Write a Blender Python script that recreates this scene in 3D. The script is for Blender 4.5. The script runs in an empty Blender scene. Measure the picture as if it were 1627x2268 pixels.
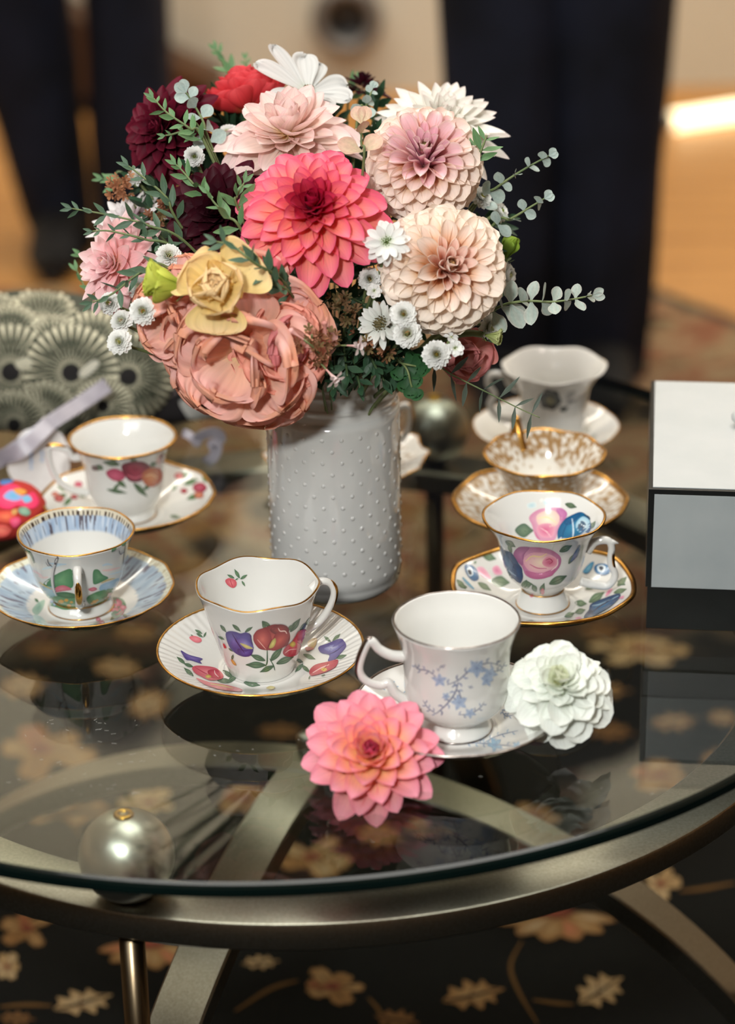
import bpy, bmesh, math, random
import numpy as np
from mathutils import Vector, Matrix, noise
from mathutils.bvhtree import BVHTree

SC = bpy.context.scene
COL = SC.collection
R = math.radians
PI = math.pi
random.seed(7)

# ------------------------------------------------------------------ camera
PW, PH, FPX = 1627.0, 2268.0, 5500.0
CAM = Vector((0.0, 0.0, 1.27))
RC = Matrix.Rotation(R(90 - 24.6), 3, 'X') @ Matrix.Rotation(R(-1.0), 3, 'Z')
cd = bpy.data.cameras.new('camera')
cam = bpy.data.objects.new('camera', cd)
COL.objects.link(cam)
cam.matrix_world = Matrix.Translation(CAM) @ RC.to_4x4()
cd.sensor_fit = 'VERTICAL'
cd.sensor_height = 36.0
cd.sensor_width = 36.0 * PW / PH
cd.lens = FPX / PH * 36.0
cd.clip_start = 0.05
cd.dof.use_dof = True
cd.dof.focus_distance = 1.69
cd.dof.aperture_fstop = 3.4
SC.camera = cam

# ------------------------------------------------------------------ colour management, world, lights
SC.view_settings.view_transform = 'Standard'
SC.view_settings.look = 'None'
SC.view_settings.gamma = 1.0
SC.view_settings.exposure = 0.10
SC.view_settings.use_curve_mapping = False
try:
    SC.cycles.use_denoising = True
    SC.cycles.max_bounces = 10
    SC.cycles.transparent_max_bounces = 16
    SC.cycles.sample_clamp_indirect = 6.0
    SC.cycles.caustics_reflective = False
    SC.cycles.caustics_refractive = False
except Exception:
    pass

W = bpy.data.worlds.new('world')
SC.world = W
W.use_nodes = True
W.node_tree.nodes['Background'].inputs[0].default_value = (1.0, 0.96, 0.90, 1)
W.node_tree.nodes['Background'].inputs[1].default_value = 0.25


def area(name, loc, target, sx, sy, power, col):
    ld = bpy.data.lights.new(name, 'AREA')
    ld.shape = 'RECTANGLE'
    ld.size, ld.size_y = sx, sy
    ld.energy = power
    ld.color = col
    o = bpy.data.objects.new(name, ld)
    COL.objects.link(o)
    o.location = loc
    d = Vector(target) - Vector(loc)
    o.rotation_euler = d.to_track_quat('-Z', 'Y').to_euler()
    return o


area('camera_flash', (-0.34, 0.0, 1.62), (0.0, 1.6, 0.58), 0.16, 0.12, 22.5, (0.985, 1.0, 0.965))
area('ceiling_bounce', (-0.9, -0.1, 2.74), (-0.2, 1.5, 0.5), 1.7, 1.4, 40.0, (0.95, 0.98, 1.0))
area('ceiling_panel', (0.2, 1.9, 2.72), (0.15, 1.85, 0.0), 1.5, 1.5, 37.0, (1.0, 0.97, 0.91))
area('wall_fill', (0.2, 3.7, 2.72), (0.1, 4.74, 1.2), 4.5, 0.4, 125.0, (1.0, 0.93, 0.81))  # unseen lamp added to brighten the back wall and its reflection in the glass


# ------------------------------------------------------------------ pixel helpers: a ray through the lens met with a real surface
def ray(px, py):
    return RC @ Vector(((px - PW / 2) / FPX, -(py - PH / 2) / FPX, -1.0))


def on_z(px, py, z):
    d = ray(px, py)
    return CAM + d * ((z - CAM.z) / d.z)


def on_y(px, py, y):
    d = ray(px, py)
    return CAM + d * ((y - CAM.y) / d.y)


def at(px, py, t):
    return CAM + ray(px, py) * t


def facing(x, y, z):
    return (RC @ Vector((x, y, z))).normalized()


# ------------------------------------------------------------------ colours and materials
def lin(c):
    out = []
    for v in c[:3]:
        v = v / 255.0
        out.append(v / 12.92 if v <= 0.04045 else ((v + 0.055) / 1.055) ** 2.4)
    return tuple(out)


def mix(a, b, t):
    return tuple(a[i] + (b[i] - a[i]) * t for i in range(3))


def sstep(a, b, x):
    t = min(1.0, max(0.0, (x - a) / (b - a)))
    return t * t * (3 - 2 * t)


def principled(name, col=(200, 200, 200), rough=0.5, metal=0.0, **kw):
    m = bpy.data.materials.new(name)
    m.use_nodes = True
    b = m.node_tree.nodes['Principled BSDF']
    b.inputs['Base Color'].default_value = (*lin(col), 1)
    b.inputs['Roughness'].default_value = rough
    b.inputs['Metallic'].default_value = metal
    for k, v in kw.items():
        b.inputs[k.replace('_', ' ')].default_value = v
    return m


def nodes(m):
    return m.node_tree.nodes, m.node_tree.links, m.node_tree.nodes['Principled BSDF']


def noise_colour(m, stops, scale, coord='Object', detail=4.0, stretch=(1, 1, 1), bump=0.0, bscale=None, rough=None):
    n, l, b = nodes(m)
    tc = n.new('ShaderNodeTexCoord')
    mp = n.new('ShaderNodeMapping')
    mp.inputs['Scale'].default_value = stretch
    l.new(tc.outputs[coord], mp.inputs[0])
    t = n.new('ShaderNodeTexNoise')
    t.inputs['Scale'].default_value = scale
    t.inputs['Detail'].default_value = detail
    l.new(mp.outputs[0], t.inputs['Vector'])
    if stops:
        r = n.new('ShaderNodeValToRGB')
        els = r.color_ramp.elements
        while len(els) < len(stops):
            els.new(0.5)
        for e, (p, c) in zip(els, stops):
            e.position = p
            e.color = (*lin(c), 1)
        l.new(t.outputs[0], r.inputs[0])
        l.new(r.outputs[0], b.inputs['Base Color'])
    if bump:
        t2 = n.new('ShaderNodeTexNoise')
        t2.inputs['Scale'].default_value = bscale or scale
        l.new(mp.outputs[0], t2.inputs['Vector'])
        bp = n.new('ShaderNodeBump')
        bp.inputs['Strength'].default_value = bump
        bp.inputs['Distance'].default_value = 0.002
        l.new(t2.outputs[0], bp.inputs['Height'])
        l.new(bp.outputs[0], b.inputs['Normal'])
    return m


def attr_colour(m, streak=0.0, streak_scale=(60, 3, 1), translucent=0.0, bump=0.0):
    """base colour from the mesh's own colours, with fine veins along the petal or leaf"""
    n, l, b = nodes(m)
    a = n.new('ShaderNodeAttribute')
    a.attribute_name = 'Col'
    out = a.outputs['Color']
    if streak or bump:
        uv = n.new('ShaderNodeUVMap')
        mp = n.new('ShaderNodeMapping')
        mp.inputs['Scale'].default_value = streak_scale
        l.new(uv.outputs[0], mp.inputs[0])
        t = n.new('ShaderNodeTexNoise')
        t.inputs['Scale'].default_value = 1.0
        t.inputs['Detail'].default_value = 2.0
        l.new(mp.outputs[0], t.inputs['Vector'])
        if streak:
            oi = n.new('ShaderNodeObjectInfo')
            ma = n.new('ShaderNodeMath')
            ma.operation = 'MULTIPLY_ADD'
            ma.inputs[1].default_value = 0.12
            l.new(oi.outputs['Random'], ma.inputs[0])
            mr = n.new('ShaderNodeMapRange')
            mr.inputs[1].default_value = 0.3
            mr.inputs[2].default_value = 0.7
            mr.inputs[3].default_value = 0.94 - streak
            mr.inputs[4].default_value = 0.94 + streak * 0.6
            l.new(t.outputs[0], mr.inputs[0])
            l.new(mr.outputs[0], ma.inputs[2])
            vm = n.new('ShaderNodeVectorMath')
            vm.operation = 'SCALE'
            l.new(out, vm.inputs[0])
            l.new(ma.outputs[0], vm.inputs['Scale'])
            out = vm.outputs[0]
        if bump:
            bp = n.new('ShaderNodeBump')
            bp.inputs['Strength'].default_value = bump
            bp.inputs['Distance'].default_value = 0.0006
            l.new(t.outputs[0], bp.inputs['Height'])
            l.new(bp.outputs[0], b.inputs['Normal'])
    l.new(out, b.inputs['Base Color'])
    if translucent:
        tr = n.new('ShaderNodeBsdfTranslucent')
        l.new(out, tr.inputs[0])
        mx = n.new('ShaderNodeMixShader')
        mx.inputs[0].default_value = translucent
        l.new(b.outputs[0], mx.inputs[1])
        l.new(tr.outputs[0], mx.inputs[2])
        l.new(mx.outputs[0], n['Material Output'].inputs[0])
    return m


M = {}
M['petal'] = attr_colour(principled('petal', rough=0.55, Specular_IOR_Level=0.25), 0.10, (14, 1.2, 1), 0.30, 0.35)
M['leaf'] = attr_colour(principled('leaf', rough=0.5, Specular_IOR_Level=0.35), 0.12, (6, 6, 1), 0.12, 0.2)
M['stem'] = noise_colour(principled('stem', rough=0.6), [(0.35, (84, 104, 62)), (0.7, (120, 130, 84))], 40)
M['china'] = attr_colour(principled('china', rough=0.12, Coat_Weight=0.4, Coat_Roughness=0.05))
M['print'] = attr_colour(principled('glazed_print', rough=0.18, Coat_Weight=0.3, Coat_Roughness=0.06))
M['gold'] = noise_colour(principled('gold', (205, 150, 70), 0.22, 1.0), [(0.3, (176, 124, 52)), (0.7, (222, 172, 92))], 120)
M['platinum'] = noise_colour(principled('platinum', (150, 140, 135), 0.22, 1.0), [(0.3, (110, 96, 92)), (0.7, (176, 168, 162))], 160)
M['milk'] = noise_colour(principled('milk_glass', (224, 224, 226), 0.10, Coat_Weight=0.5, Coat_Roughness=0.05, Specular_IOR_Level=0.5), [(0.3, (194, 194, 192)), (0.7, (200, 200, 198))], 20)
M['steel'] = noise_colour(principled('brushed_steel', (152, 148, 137), 0.29, 1.0), [(0.25, (138, 134, 123)), (0.75, (160, 155, 144))], 500, bump=0.04, bscale=900)
M['leg'] = noise_colour(principled('rug_reflection_steel', (96, 84, 66), 0.28, 1.0), [(0.3, (84, 72, 56)), (0.7, (108, 95, 75))], 30, stretch=(40, 40, 1))  # rug's dark reflection painted into the legs' steel as brown upright streaks
M['pearl'] = noise_colour(principled('pearl_metal', (196, 194, 186), 0.33, 1.0), [(0.3, (178, 176, 168)), (0.7, (194, 192, 185))], 40)
M['brass'] = noise_colour(principled('brass', (190, 142, 50), 0.28, 1.0), [(0.3, (180, 130, 40)), (0.7, (206, 158, 66))], 80)
M['black'] = noise_colour(principled('black_lacquer', (16, 18, 18), 0.35), [(0.3, (15, 17, 17)), (0.7, (22, 24, 24))], 60)
M['panel'] = noise_colour(principled('white_panel', (200, 203, 203), 0.6, Specular_IOR_Level=0.3), [(0.3, (184, 188, 188)), (0.7, (190, 193, 193))], 30)
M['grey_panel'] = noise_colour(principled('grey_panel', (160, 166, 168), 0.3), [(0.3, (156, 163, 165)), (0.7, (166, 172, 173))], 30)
M['cloth'] = attr_colour(principled('printed_fabric', rough=0.85, Specular_IOR_Level=0.2))
M['satin'] = noise_colour(principled('satin_ribbon', (188, 182, 192), 0.32, Specular_IOR_Level=0.6), [(0.3, (146, 141, 151)), (0.7, (172, 167, 176))], 60)
M['paper'] = noise_colour(principled('paper', (222, 216, 212), 0.8), [(0.3, (202, 197, 194)), (0.7, (208, 204, 201))], 200)
M['suit'] = noise_colour(principled('dark_suiting', (17, 18, 24), 0.8, Specular_IOR_Level=0.2), [(0.3, (14, 15, 20)), (0.7, (27, 30, 44))], 9, bump=0.3, bscale=14)
M['skin'] = noise_colour(principled('skin', (205, 160, 135), 0.5), [(0.3, (198, 150, 126)), (0.7, (214, 170, 146))], 20)
M['hair'] = noise_colour(principled('hair', (50, 36, 28), 0.5), [(0.3, (38, 28, 22)), (0.7, (60, 44, 34))], 60)
M['leather'] = noise_colour(principled('black_leather', (20, 19, 19), 0.6, Specular_IOR_Level=0.2), [(0.3, (18, 17, 17)), (0.7, (26, 24, 24))], 60)


def clear_glass():
    """a sheet of clear glass: it lets light through and mirrors more the flatter the view (Schlick's law)"""
    m = bpy.data.materials.new('clear_glass')
    m.use_nodes = True
    n, l = m.node_tree.nodes, m.node_tree.links
    n.remove(n['Principled BSDF'])
    g = n.new('ShaderNodeNewGeometry')
    dt = n.new('ShaderNodeVectorMath')
    dt.operation = 'DOT_PRODUCT'
    l.new(g.outputs['Normal'], dt.inputs[0])
    l.new(g.outputs['Incoming'], dt.inputs[1])
    ab = n.new('ShaderNodeMath')
    ab.operation = 'ABSOLUTE'
    l.new(dt.outputs['Value'], ab.inputs[0])
    om = n.new('ShaderNodeMath')
    om.operation = 'SUBTRACT'
    om.inputs[0].default_value = 1.0
    l.new(ab.outputs[0], om.inputs[1])
    pw = n.new('ShaderNodeMath')
    pw.operation = 'POWER'
    pw.inputs[1].default_value = 5.0
    l.new(om.outputs[0], pw.inputs[0])
    f = n.new('ShaderNodeMath')
    f.operation = 'MULTIPLY_ADD'
    f.inputs[1].default_value = 0.955
    f.inputs[2].default_value = 0.045
    l.new(pw.outputs[0], f.inputs[0])
    tr = n.new('ShaderNodeBsdfTransparent')
    tr.inputs[0].default_value = (0.90, 0.93, 0.905, 1)
    gl = n.new('ShaderNodeBsdfGlossy')
    gl.inputs['Roughness'].default_value = 0.0
    mx = n.new('ShaderNodeMixShader')
    l.new(f.outputs[0], mx.inputs[0])
    l.new(tr.outputs[0], mx.inputs[1])
    l.new(gl.outputs[0], mx.inputs[2])
    l.new(mx.outputs[0], n['Material Output'].inputs[0])
    return m


M['glass'] = clear_glass()
M['glass_edge'] = noise_colour(principled('glass_edge', (16, 40, 38), 0.15), [(0.3, (4, 15, 14)), (0.7, (8, 22, 20))], 12)


# ------------------------------------------------------------------ objects
ROOTS = {}


def link(o, parent=None):
    COL.objects.link(o)
    if parent is not None:
        o.parent = parent
    return o


def mesh(name, verts, faces, cols=None, uvs=None, smooth=True, mats=(), fmat=None):
    me = bpy.data.meshes.new(name)
    me.from_pydata([tuple(v) for v in verts], [], faces)
    for m in mats:
        me.materials.append(m)
    if smooth:
        me.polygons.foreach_set('use_smooth', [True] * len(me.polygons))
    if fmat is not None:
        me.polygons.foreach_set('material_index', fmat)
    if cols is not None:
        a = me.color_attributes.new('Col', 'FLOAT_COLOR', 'POINT')
        arr = np.ones((len(verts), 4), np.float32)
        arr[:, :3] = np.array(cols, np.float32)[:, :3]
        a.data.foreach_set('color', arr.ravel())
    if uvs is not None:
        uv = me.uv_layers.new(name='UVMap')
        li = np.zeros(len(me.loops), np.int32)
        me.loops.foreach_get('vertex_index', li)
        uv.data.foreach_set('uv', np.array(uvs, np.float32)[li].ravel())
    me.update()
    return me


def thing(name, label, cat, M4, group=None):
    o = bpy.data.objects.new(name, None)
    o.empty_display_size = 0.02
    if not isinstance(M4, Matrix):
        M4 = Matrix.Translation(Vector(M4))
    o.matrix_world = M4
    o['label'] = label
    o['category'] = cat
    if group:
        o['group'] = group
    COL.objects.link(o)
    ROOTS[o.name] = M4.copy()
    return o


def part(name, me, parent, local=None):
    o = bpy.data.objects.new(name, me)
    link(o, parent)
    if local is not None:
        o.matrix_local = local
    return o


def wpart(name, verts, faces, mat, root, parent=None, cols=None, smooth=True, uvs=None, kind=None, fmat=None):
    """a part given in world coordinates"""
    inv = ROOTS[root.name].inverted()
    used = {}
    for f in faces:
        for i in f:
            used.setdefault(i, len(used))
    if len(used) < len(verts):
        order = list(used)
        faces = [tuple(used[i] for i in f) for f in faces]
        verts = [verts[i] for i in order]
        cols = [cols[i] for i in order] if cols is not None else None
        uvs = [uvs[i] for i in order] if uvs is not None else None
    vs = [inv @ Vector(v) for v in verts]
    mats = mat if isinstance(mat, (list, tuple)) else (mat,)
    o = part(name, mesh(name, vs, faces, cols, uvs, smooth, mats, fmat), parent or root)
    if kind:
        o['kind'] = kind
    return o


def single(name, verts, faces, mat, label, cat, base, group=None, cols=None, smooth=True, uvs=None):
    base = Vector(base)
    vs = [Vector(v) - base for v in verts]
    o = bpy.data.objects.new(name, mesh(name, vs, faces, cols, uvs, smooth, (mat,)))
    o.location = base
    COL.objects.link(o)
    if label:
        o['label'] = label
        o['category'] = cat
    if group:
        o['group'] = group
    return o


def structure(name, verts, faces, mat, cols=None):
    o = bpy.data.objects.new(name, mesh(name, verts, faces, cols, None, False, (mat,)))
    COL.objects.link(o)
    o['kind'] = 'structure'
    return o


class G:
    """collects geometry: verts, faces, colours, uvs"""

    def __init__(s):
        s.v, s.f, s.c, s.uv = [], [], [], []

    def add(s, v, f, c=None, uv=None):
        k = len(s.v)
        s.v += [Vector(p) for p in v]
        s.f += [tuple(i + k for i in q) for q in f]
        if c is not None:
            if len(c) == 3 and not hasattr(c[0], '__len__'):
                c = [c] * len(v)
            s.c += c
        if uv is not None:
            s.uv += uv
        return s


def grid_faces(nu, nv, wrap=False):
    f = []
    w = nv if wrap else nv - 1
    for i in range(nu - 1):
        for j in range(w):
            a, b = i * nv + j, i * nv + (j + 1) % nv
            f.append((a, b, b + nv, a + nv))
    return f


def sharp(o, deg=30):
    o.data.set_sharp_from_angle(angle=R(deg))
    return o


def box_geo(x0, x1, y0, y1, z0, z1, bev=0.0):
    bm = bmesh.new()
    bmesh.ops.create_cube(bm, size=1.0)
    for v in bm.verts:
        v.co = Vector((x0 + (v.co.x + .5) * (x1 - x0), y0 + (v.co.y + .5) * (y1 - y0), z0 + (v.co.z + .5) * (z1 - z0)))
    if bev:
        bmesh.ops.bevel(bm, geom=list(bm.edges), offset=bev, segments=2, profile=0.7, affect='EDGES')
    bm.verts.index_update()
    vs = [v.co.copy() for v in bm.verts]
    fs = [tuple(v.index for v in f.verts) for f in bm.faces]
    bm.free()
    return vs, fs


def catmull(pts, n, closed=False):
    pts = [Vector(p) for p in pts]
    out = []
    N = len(pts)
    segs = N if closed else N - 1
    for i in range(segs):
        if closed:
            p0, p1, p2, p3 = pts[(i - 1) % N], pts[i], pts[(i + 1) % N], pts[(i + 2) % N]
        else:
            p1, p2 = pts[i], pts[i + 1]
            p0 = pts[i - 1] if i else p1 * 2 - p2
            p3 = pts[i + 2] if i + 2 < N else p2 * 2 - p1
        for k in range(n):
            t = k / n
            out.append(0.5 * ((2 * p1) + (p2 - p0) * t + (2 * p0 - 5 * p1 + 4 * p2 - p3) * t * t + (3 * p1 - p0 - 3 * p2 + p3) * t ** 3))
    if not closed:
        out.append(pts[-1])
    return out


def tube_geo(path, rad, seg=8, closed=False, flat=None, up=None):
    """a tube along path; rad: number or list; flat: list of second radius (elliptical section)"""
    path = [Vector(p) for p in path]
    n = len(path)
    rads = rad if hasattr(rad, '__len__') else [rad] * n
    fl = flat if flat is not None else rads
    if not hasattr(fl, '__len__'):
        fl = [fl] * n
    vs = []
    nrm = None
    for i in range(n):
        if closed:
            t = path[(i + 1) % n] - path[i - 1]
        else:
            t = path[min(i + 1, n - 1)] - path[max(i - 1, 0)]
        t.normalize()
        if up is not None:
            a = Vector(up)
            nrm = (a - t * a.dot(t)).normalized()
        elif nrm is None:
            a = Vector((0, 0, 1)) if abs(t.z) < 0.9 else Vector((1, 0, 0))
            nrm = (a - t * a.dot(t)).normalized()
        else:
            nrm = (nrm - t * nrm.dot(t)).normalized()
        bn = t.cross(nrm)
        for k in range(seg):
            an = 2 * PI * k / seg
            vs.append(path[i] + nrm * math.cos(an) * rads[i] + bn * math.sin(an) * fl[i])
    fs = []
    m = n if closed else n - 1
    for i in range(m):
        j = (i + 1) % n
        for k in range(seg):
            a, b = i * seg + k, i * seg + (k + 1) % seg
            fs.append((a, b, j * seg + (k + 1) % seg, j * seg + k))
    if not closed:
        fs.append(tuple(range(seg))[::-1])
        fs.append(tuple((n - 1) * seg + k for k in range(seg)))
    return vs, fs


def lathe_geo(profile, seg, centre=(0, 0, 0), closed=False):
    c = Vector(centre)
    vs = []
    for r, z in profile:
        for k in range(seg):
            a = 2 * PI * k / seg
            vs.append(c + Vector((r * math.cos(a), r * math.sin(a), z)))
    fs = grid_faces(len(profile), seg, True)
    if closed:
        m = len(profile)
        fs += [((m - 1) * seg + k, (m - 1) * seg + (k + 1) % seg, (k + 1) % seg, k) for k in range(seg)]
    return vs, fs


def arc_pts(cx, cz, r, a0, a1, n):
    return [(cx + r * math.cos(R(a0 + (a1 - a0) * i / n)), cz + r * math.sin(R(a0 + (a1 - a0) * i / n))) for i in range(n + 1)]


# ------------------------------------------------------------------ prints: flat painted shapes laid on a real surface
class Print:
    """draws shapes in a photograph crop's coordinates (origin ox, oy and scale s) and lays them on a surface met by the rays"""

    def __init__(s, verts, faces, scale, ox, oy, plane=None, lift=0.000016, base=0.00008):
        s.b = BVHTree.FromPolygons([Vector(v) for v in verts], faces) if verts else None
        s.s, s.ox, s.oy, s.plane, s.lift, s.layer, s.base = scale, ox, oy, plane, lift, 0, base
        s.g = G()

    def hit(s, p):
        px, py = s.ox + p[0] * s.s, s.oy + p[1] * s.s
        d = ray(px, py)
        if s.b is None:
            q = on_z(px, py, s.plane)
            return q + Vector((0, 0, 1)) * (s.base + s.lift * s.layer)
        loc, nr, i, dist = s.b.ray_cast(CAM, d.normalized(), 6.0)
        if loc is None:
            return None
        if nr.dot(d) > 0:
            nr = -nr
        return loc + nr * (s.base + s.lift * s.layer)

    def poly(s, pts, cc, ce=None, n=4, rings=3, smooth=True, centre=None):
        s.layer = min(60, s.layer + 1)
        ce = ce or cc
        pl = [Vector((p[0], p[1], 0)) for p in pts]
        if s.b is not None:
            ext = max((p - q).length for p in pl for q in pl) * s.s
            rings = max(rings, min(9, int(ext / 14)))
            n = max(n, min(9, int(ext * 3 / len(pl) / 7)))
        if smooth:
            pl = catmull(pl, n, True)
        c = Vector((*centre, 0)) if centre else sum(pl, Vector()) / len(pl)
        vs, cs, ok = [], [], []
        m = len(pl)
        for k in range(rings, 0, -1):
            t = k / rings
            for p in pl:
                h = s.hit(c + (p - c) * t)
                ok.append(h is not None)
                vs.append(h or Vector())
                cs.append(lin(mix(cc, ce, t)))
        h = s.hit(c)
        ok.append(h is not None)
        vs.append(h or Vector())
        cs.append(lin(cc))
        fs = []
        for k in range(rings - 1):
            for j in range(m):
                fs.append((k * m + j, k * m + (j + 1) % m, (k + 1) * m + (j + 1) % m, (k + 1) * m + j))
        for j in range(m):
            fs.append(((rings - 1) * m + j, (rings - 1) * m + (j + 1) % m, rings * m))
        good = []
        for f in fs:
            if all(ok[i] for i in f):
                L = max((vs[f[i]] - vs[f[i - 1]]).length for i in range(len(f)))
                if L < 0.02 or s.b is None:
                    good.append(f)
        s.g.add(vs, good, cs)
        return s

    def leaf(s, a, b, w=None, cc=(112, 136, 104), ce=(66, 92, 70), vein=True):
        a, b = Vector(a), Vector(b)
        d = b - a
        L = d.length
        w = w or L * 0.34
        n = Vector((-d.y, d.x)) / L
        k = [a, a + d * .25 + n * w * .38, a + d * .55 + n * w * .48, a + d * .85 + n * w * .18, b,
             a + d * .85 - n * w * .18, a + d * .55 - n * w * .48, a + d * .25 - n * w * .38]
        s.poly([(p.x, p.y) for p in k], cc, ce, n=3, rings=2)
        if vein:
            s.stroke([a, a + d * .5 + n * w * .04, a + d * .92], L * 0.035, mix(ce, (30, 40, 30), .3))
        return s

    def stroke(s, pts, w, c):
        pl = catmull([Vector((p[0], p[1], 0)) for p in pts], 5)
        lay = s.layer
        s.layer = min(60, s.layer + 1)
        vs, cs, ok = [], [], []
        for i, p in enumerate(pl):
            t = pl[min(i + 1, len(pl) - 1)] - pl[max(i - 1, 0)]
            if t.length < 1e-6:
                t = Vector((1, 0, 0))
            nn = Vector((-t.y, t.x, 0)).normalized()
            ww = w * (0.35 + 0.65 * math.sin(PI * min(1, max(0, i / (len(pl) - 1) * 0.9 + 0.05))))
            for sgn in (-.5, .5):
                h = s.hit(p + nn * ww * sgn)
                ok.append(h is not None)
                vs.append(h or Vector())
                cs.append(lin(c))
        fs = [(2 * i, 2 * i + 1, 2 * i + 3, 2 * i + 2) for i in range(len(pl) - 1)]
        fs = [f for f in fs if all(ok[i] for i in f) and (vs[f[0]] - vs[f[2]]).length < 0.02 + (1 if s.b is None else 0)]
        s.g.add(vs, fs, cs)
        s.layer = lay
        return s

    def reset(s):
        s.layer = 0
        return s


ZT = 0.46      # height of the glass top


# ================================================================== SETTING
m = principled('wood_floor', (170, 120, 62), 0.42)
noise_colour(m, [(0.3, (150, 102, 50)), (0.7, (186, 134, 72))], 3.0, stretch=(0.6, 9, 1))
structure('floor', [(-4, -2.5, 0), (4, -2.5, 0), (4, 4.8, 0), (-4, 4.8, 0)], [(0, 1, 2, 3)], m)
m = noise_colour(principled('cream_wall', (196, 190, 174), 0.8), [(0.3, (188, 182, 166)), (0.7, (200, 194, 178))], 1.5)
# the cream wall behind stands beyond the tan floor
structure('wall_back', [(-4, 4.74, 0), (4, 4.74, 0), (4, 4.74, 2.8), (-4, 4.74, 2.8)], [(0, 1, 2, 3)], m)
m2 = noise_colour(principled('side_wall', (176, 164, 144), 0.8), [(0.3, (170, 158, 138)), (0.7, (182, 170, 150))], 1.5)
structure('wall_left', [(-4, -2.5, 0), (-4, 4.8, 0), (-4, 4.8, 2.8), (-4, -2.5, 2.8)], [(0, 1, 2, 3)], m2)
structure('wall_right', [(4, -2.5, 0), (4, 4.8, 0), (4, 4.8, 2.8), (4, -2.5, 2.8)], [(3, 2, 1, 0)], m2)
structure('wall_front', [(-4, -2.5, 0), (4, -2.5, 0), (4, -2.5, 2.8), (-4, -2.5, 2.8)], [(3, 2, 1, 0)], m2)
m3 = noise_colour(principled('ceiling_paint', (220, 214, 204), 0.9), [(0.3, (216, 210, 200)), (0.7, (224, 218, 208))], 1.5)
structure('ceiling', [(-4, -2.5, 2.8), (4, -2.5, 2.8), (4, 4.8, 2.8), (-4, 4.8, 2.8)], [(3, 2, 1, 0)], m3)

# round grey ring with a dark centre, low on the cream wall
c = on_y(768, 35, 4.735)
t = thing('round_vent', 'round grey ring with dark hollow centre low on the cream wall', 'vent', c)
prof = [(0.042, 0.0)] + [(0.055 + 0.014 * math.cos(R(a)), 0.03 + 0.014 * math.sin(R(a))) for a in range(200, -60, -20)] + [(0.068, 0.0)]
vs, fs = lathe_geo(prof, 40)
rx = Matrix.Rotation(R(90), 3, 'X')
wpart('ring', [c + rx @ v for v in vs], fs, noise_colour(principled('grey_metal', (112, 108, 104), 0.5, 0.4), [(0.3, (104, 100, 97)), (0.7, (120, 116, 111))], 30), t)
vs, fs = lathe_geo([(0.0, 0.006), (0.03, 0.004), (0.05, 0.012)], 40)
wpart('dark_disc', [c + rx @ v for v in vs], fs, M['black'], t)

# dark brown wedge at the foot of the wall, left of the ring
a = on_y(366, 62, 4.735); b = on_y(500, 150, 4.735); d0 = on_y(366, 168, 4.735)
v8 = [(d0.x - .25, 4.60, 0.03), (b.x, 4.60, b.z), (a.x - .25, 4.60, a.z + 0.10), (d0.x - .25, 4.735, 0.03), (b.x, 4.735, b.z), (a.x - .25, 4.735, a.z + 0.10)]
single('wooden_wedge', v8, [(0, 1, 2), (5, 4, 3), (0, 3, 4, 1), (1, 4, 5, 2), (2, 5, 3, 0)],
       noise_colour(principled('dark_wood', (58, 34, 20), 0.5), [(0.3, (46, 26, 15)), (0.7, (78, 48, 24))], 6),
       'dark brown wooden wedge against the cream wall behind the green sprig', 'wedge', (d0.x - .2, 4.65, 0.03), smooth=False)

# glowing tube added to imitate a bright strip of light on the tan floor
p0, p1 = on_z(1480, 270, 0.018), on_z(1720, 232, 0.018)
t = thing('floor_gleam_tube', 'bright warm glowing tube standing in for light on the tan floor', 'lamp', p0)
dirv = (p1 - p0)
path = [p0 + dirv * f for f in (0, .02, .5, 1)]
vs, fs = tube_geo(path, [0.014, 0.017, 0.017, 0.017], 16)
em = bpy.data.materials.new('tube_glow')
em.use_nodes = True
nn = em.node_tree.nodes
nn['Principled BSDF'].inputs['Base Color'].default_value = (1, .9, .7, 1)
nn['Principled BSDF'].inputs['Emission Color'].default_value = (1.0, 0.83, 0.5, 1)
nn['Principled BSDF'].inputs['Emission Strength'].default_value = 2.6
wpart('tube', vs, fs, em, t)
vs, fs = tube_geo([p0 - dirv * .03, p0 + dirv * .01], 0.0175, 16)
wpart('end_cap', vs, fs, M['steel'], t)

# ceiling downlights
for i, (x, y) in enumerate(((-0.45, -0.55), (0.15, -0.6), (0.35, -0.62), (-1.2, 1.6), (1.3, 1.2), (0.2, 3.4))):
    t = thing('downlight', 'small round recessed downlight with white ring in the ceiling', 'lamp', (x, y, 2.8), 'ceiling downlights')
    vs, fs = lathe_geo([(0.045, -0.002), (0.06, -0.012), (0.068, -0.001)], 24, (x, y, 2.8))
    wpart('trim_ring', vs, fs, M['panel'], t)
    vs, fs = lathe_geo([(0.0, -0.006), (0.046, -0.006)], 24, (x, y, 2.8))
    if i == 0:
        e2 = bpy.data.materials.new('lamp_glow')
        e2.use_nodes = True
        pb = e2.node_tree.nodes['Principled BSDF']
        pb.inputs['Emission Color'].default_value = (1.0, 0.9, 0.75, 1)
        pb.inputs['Emission Strength'].default_value = 60.0
    wpart('bulb_face', vs, [f[::-1] for f in fs], e2, t)

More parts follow.
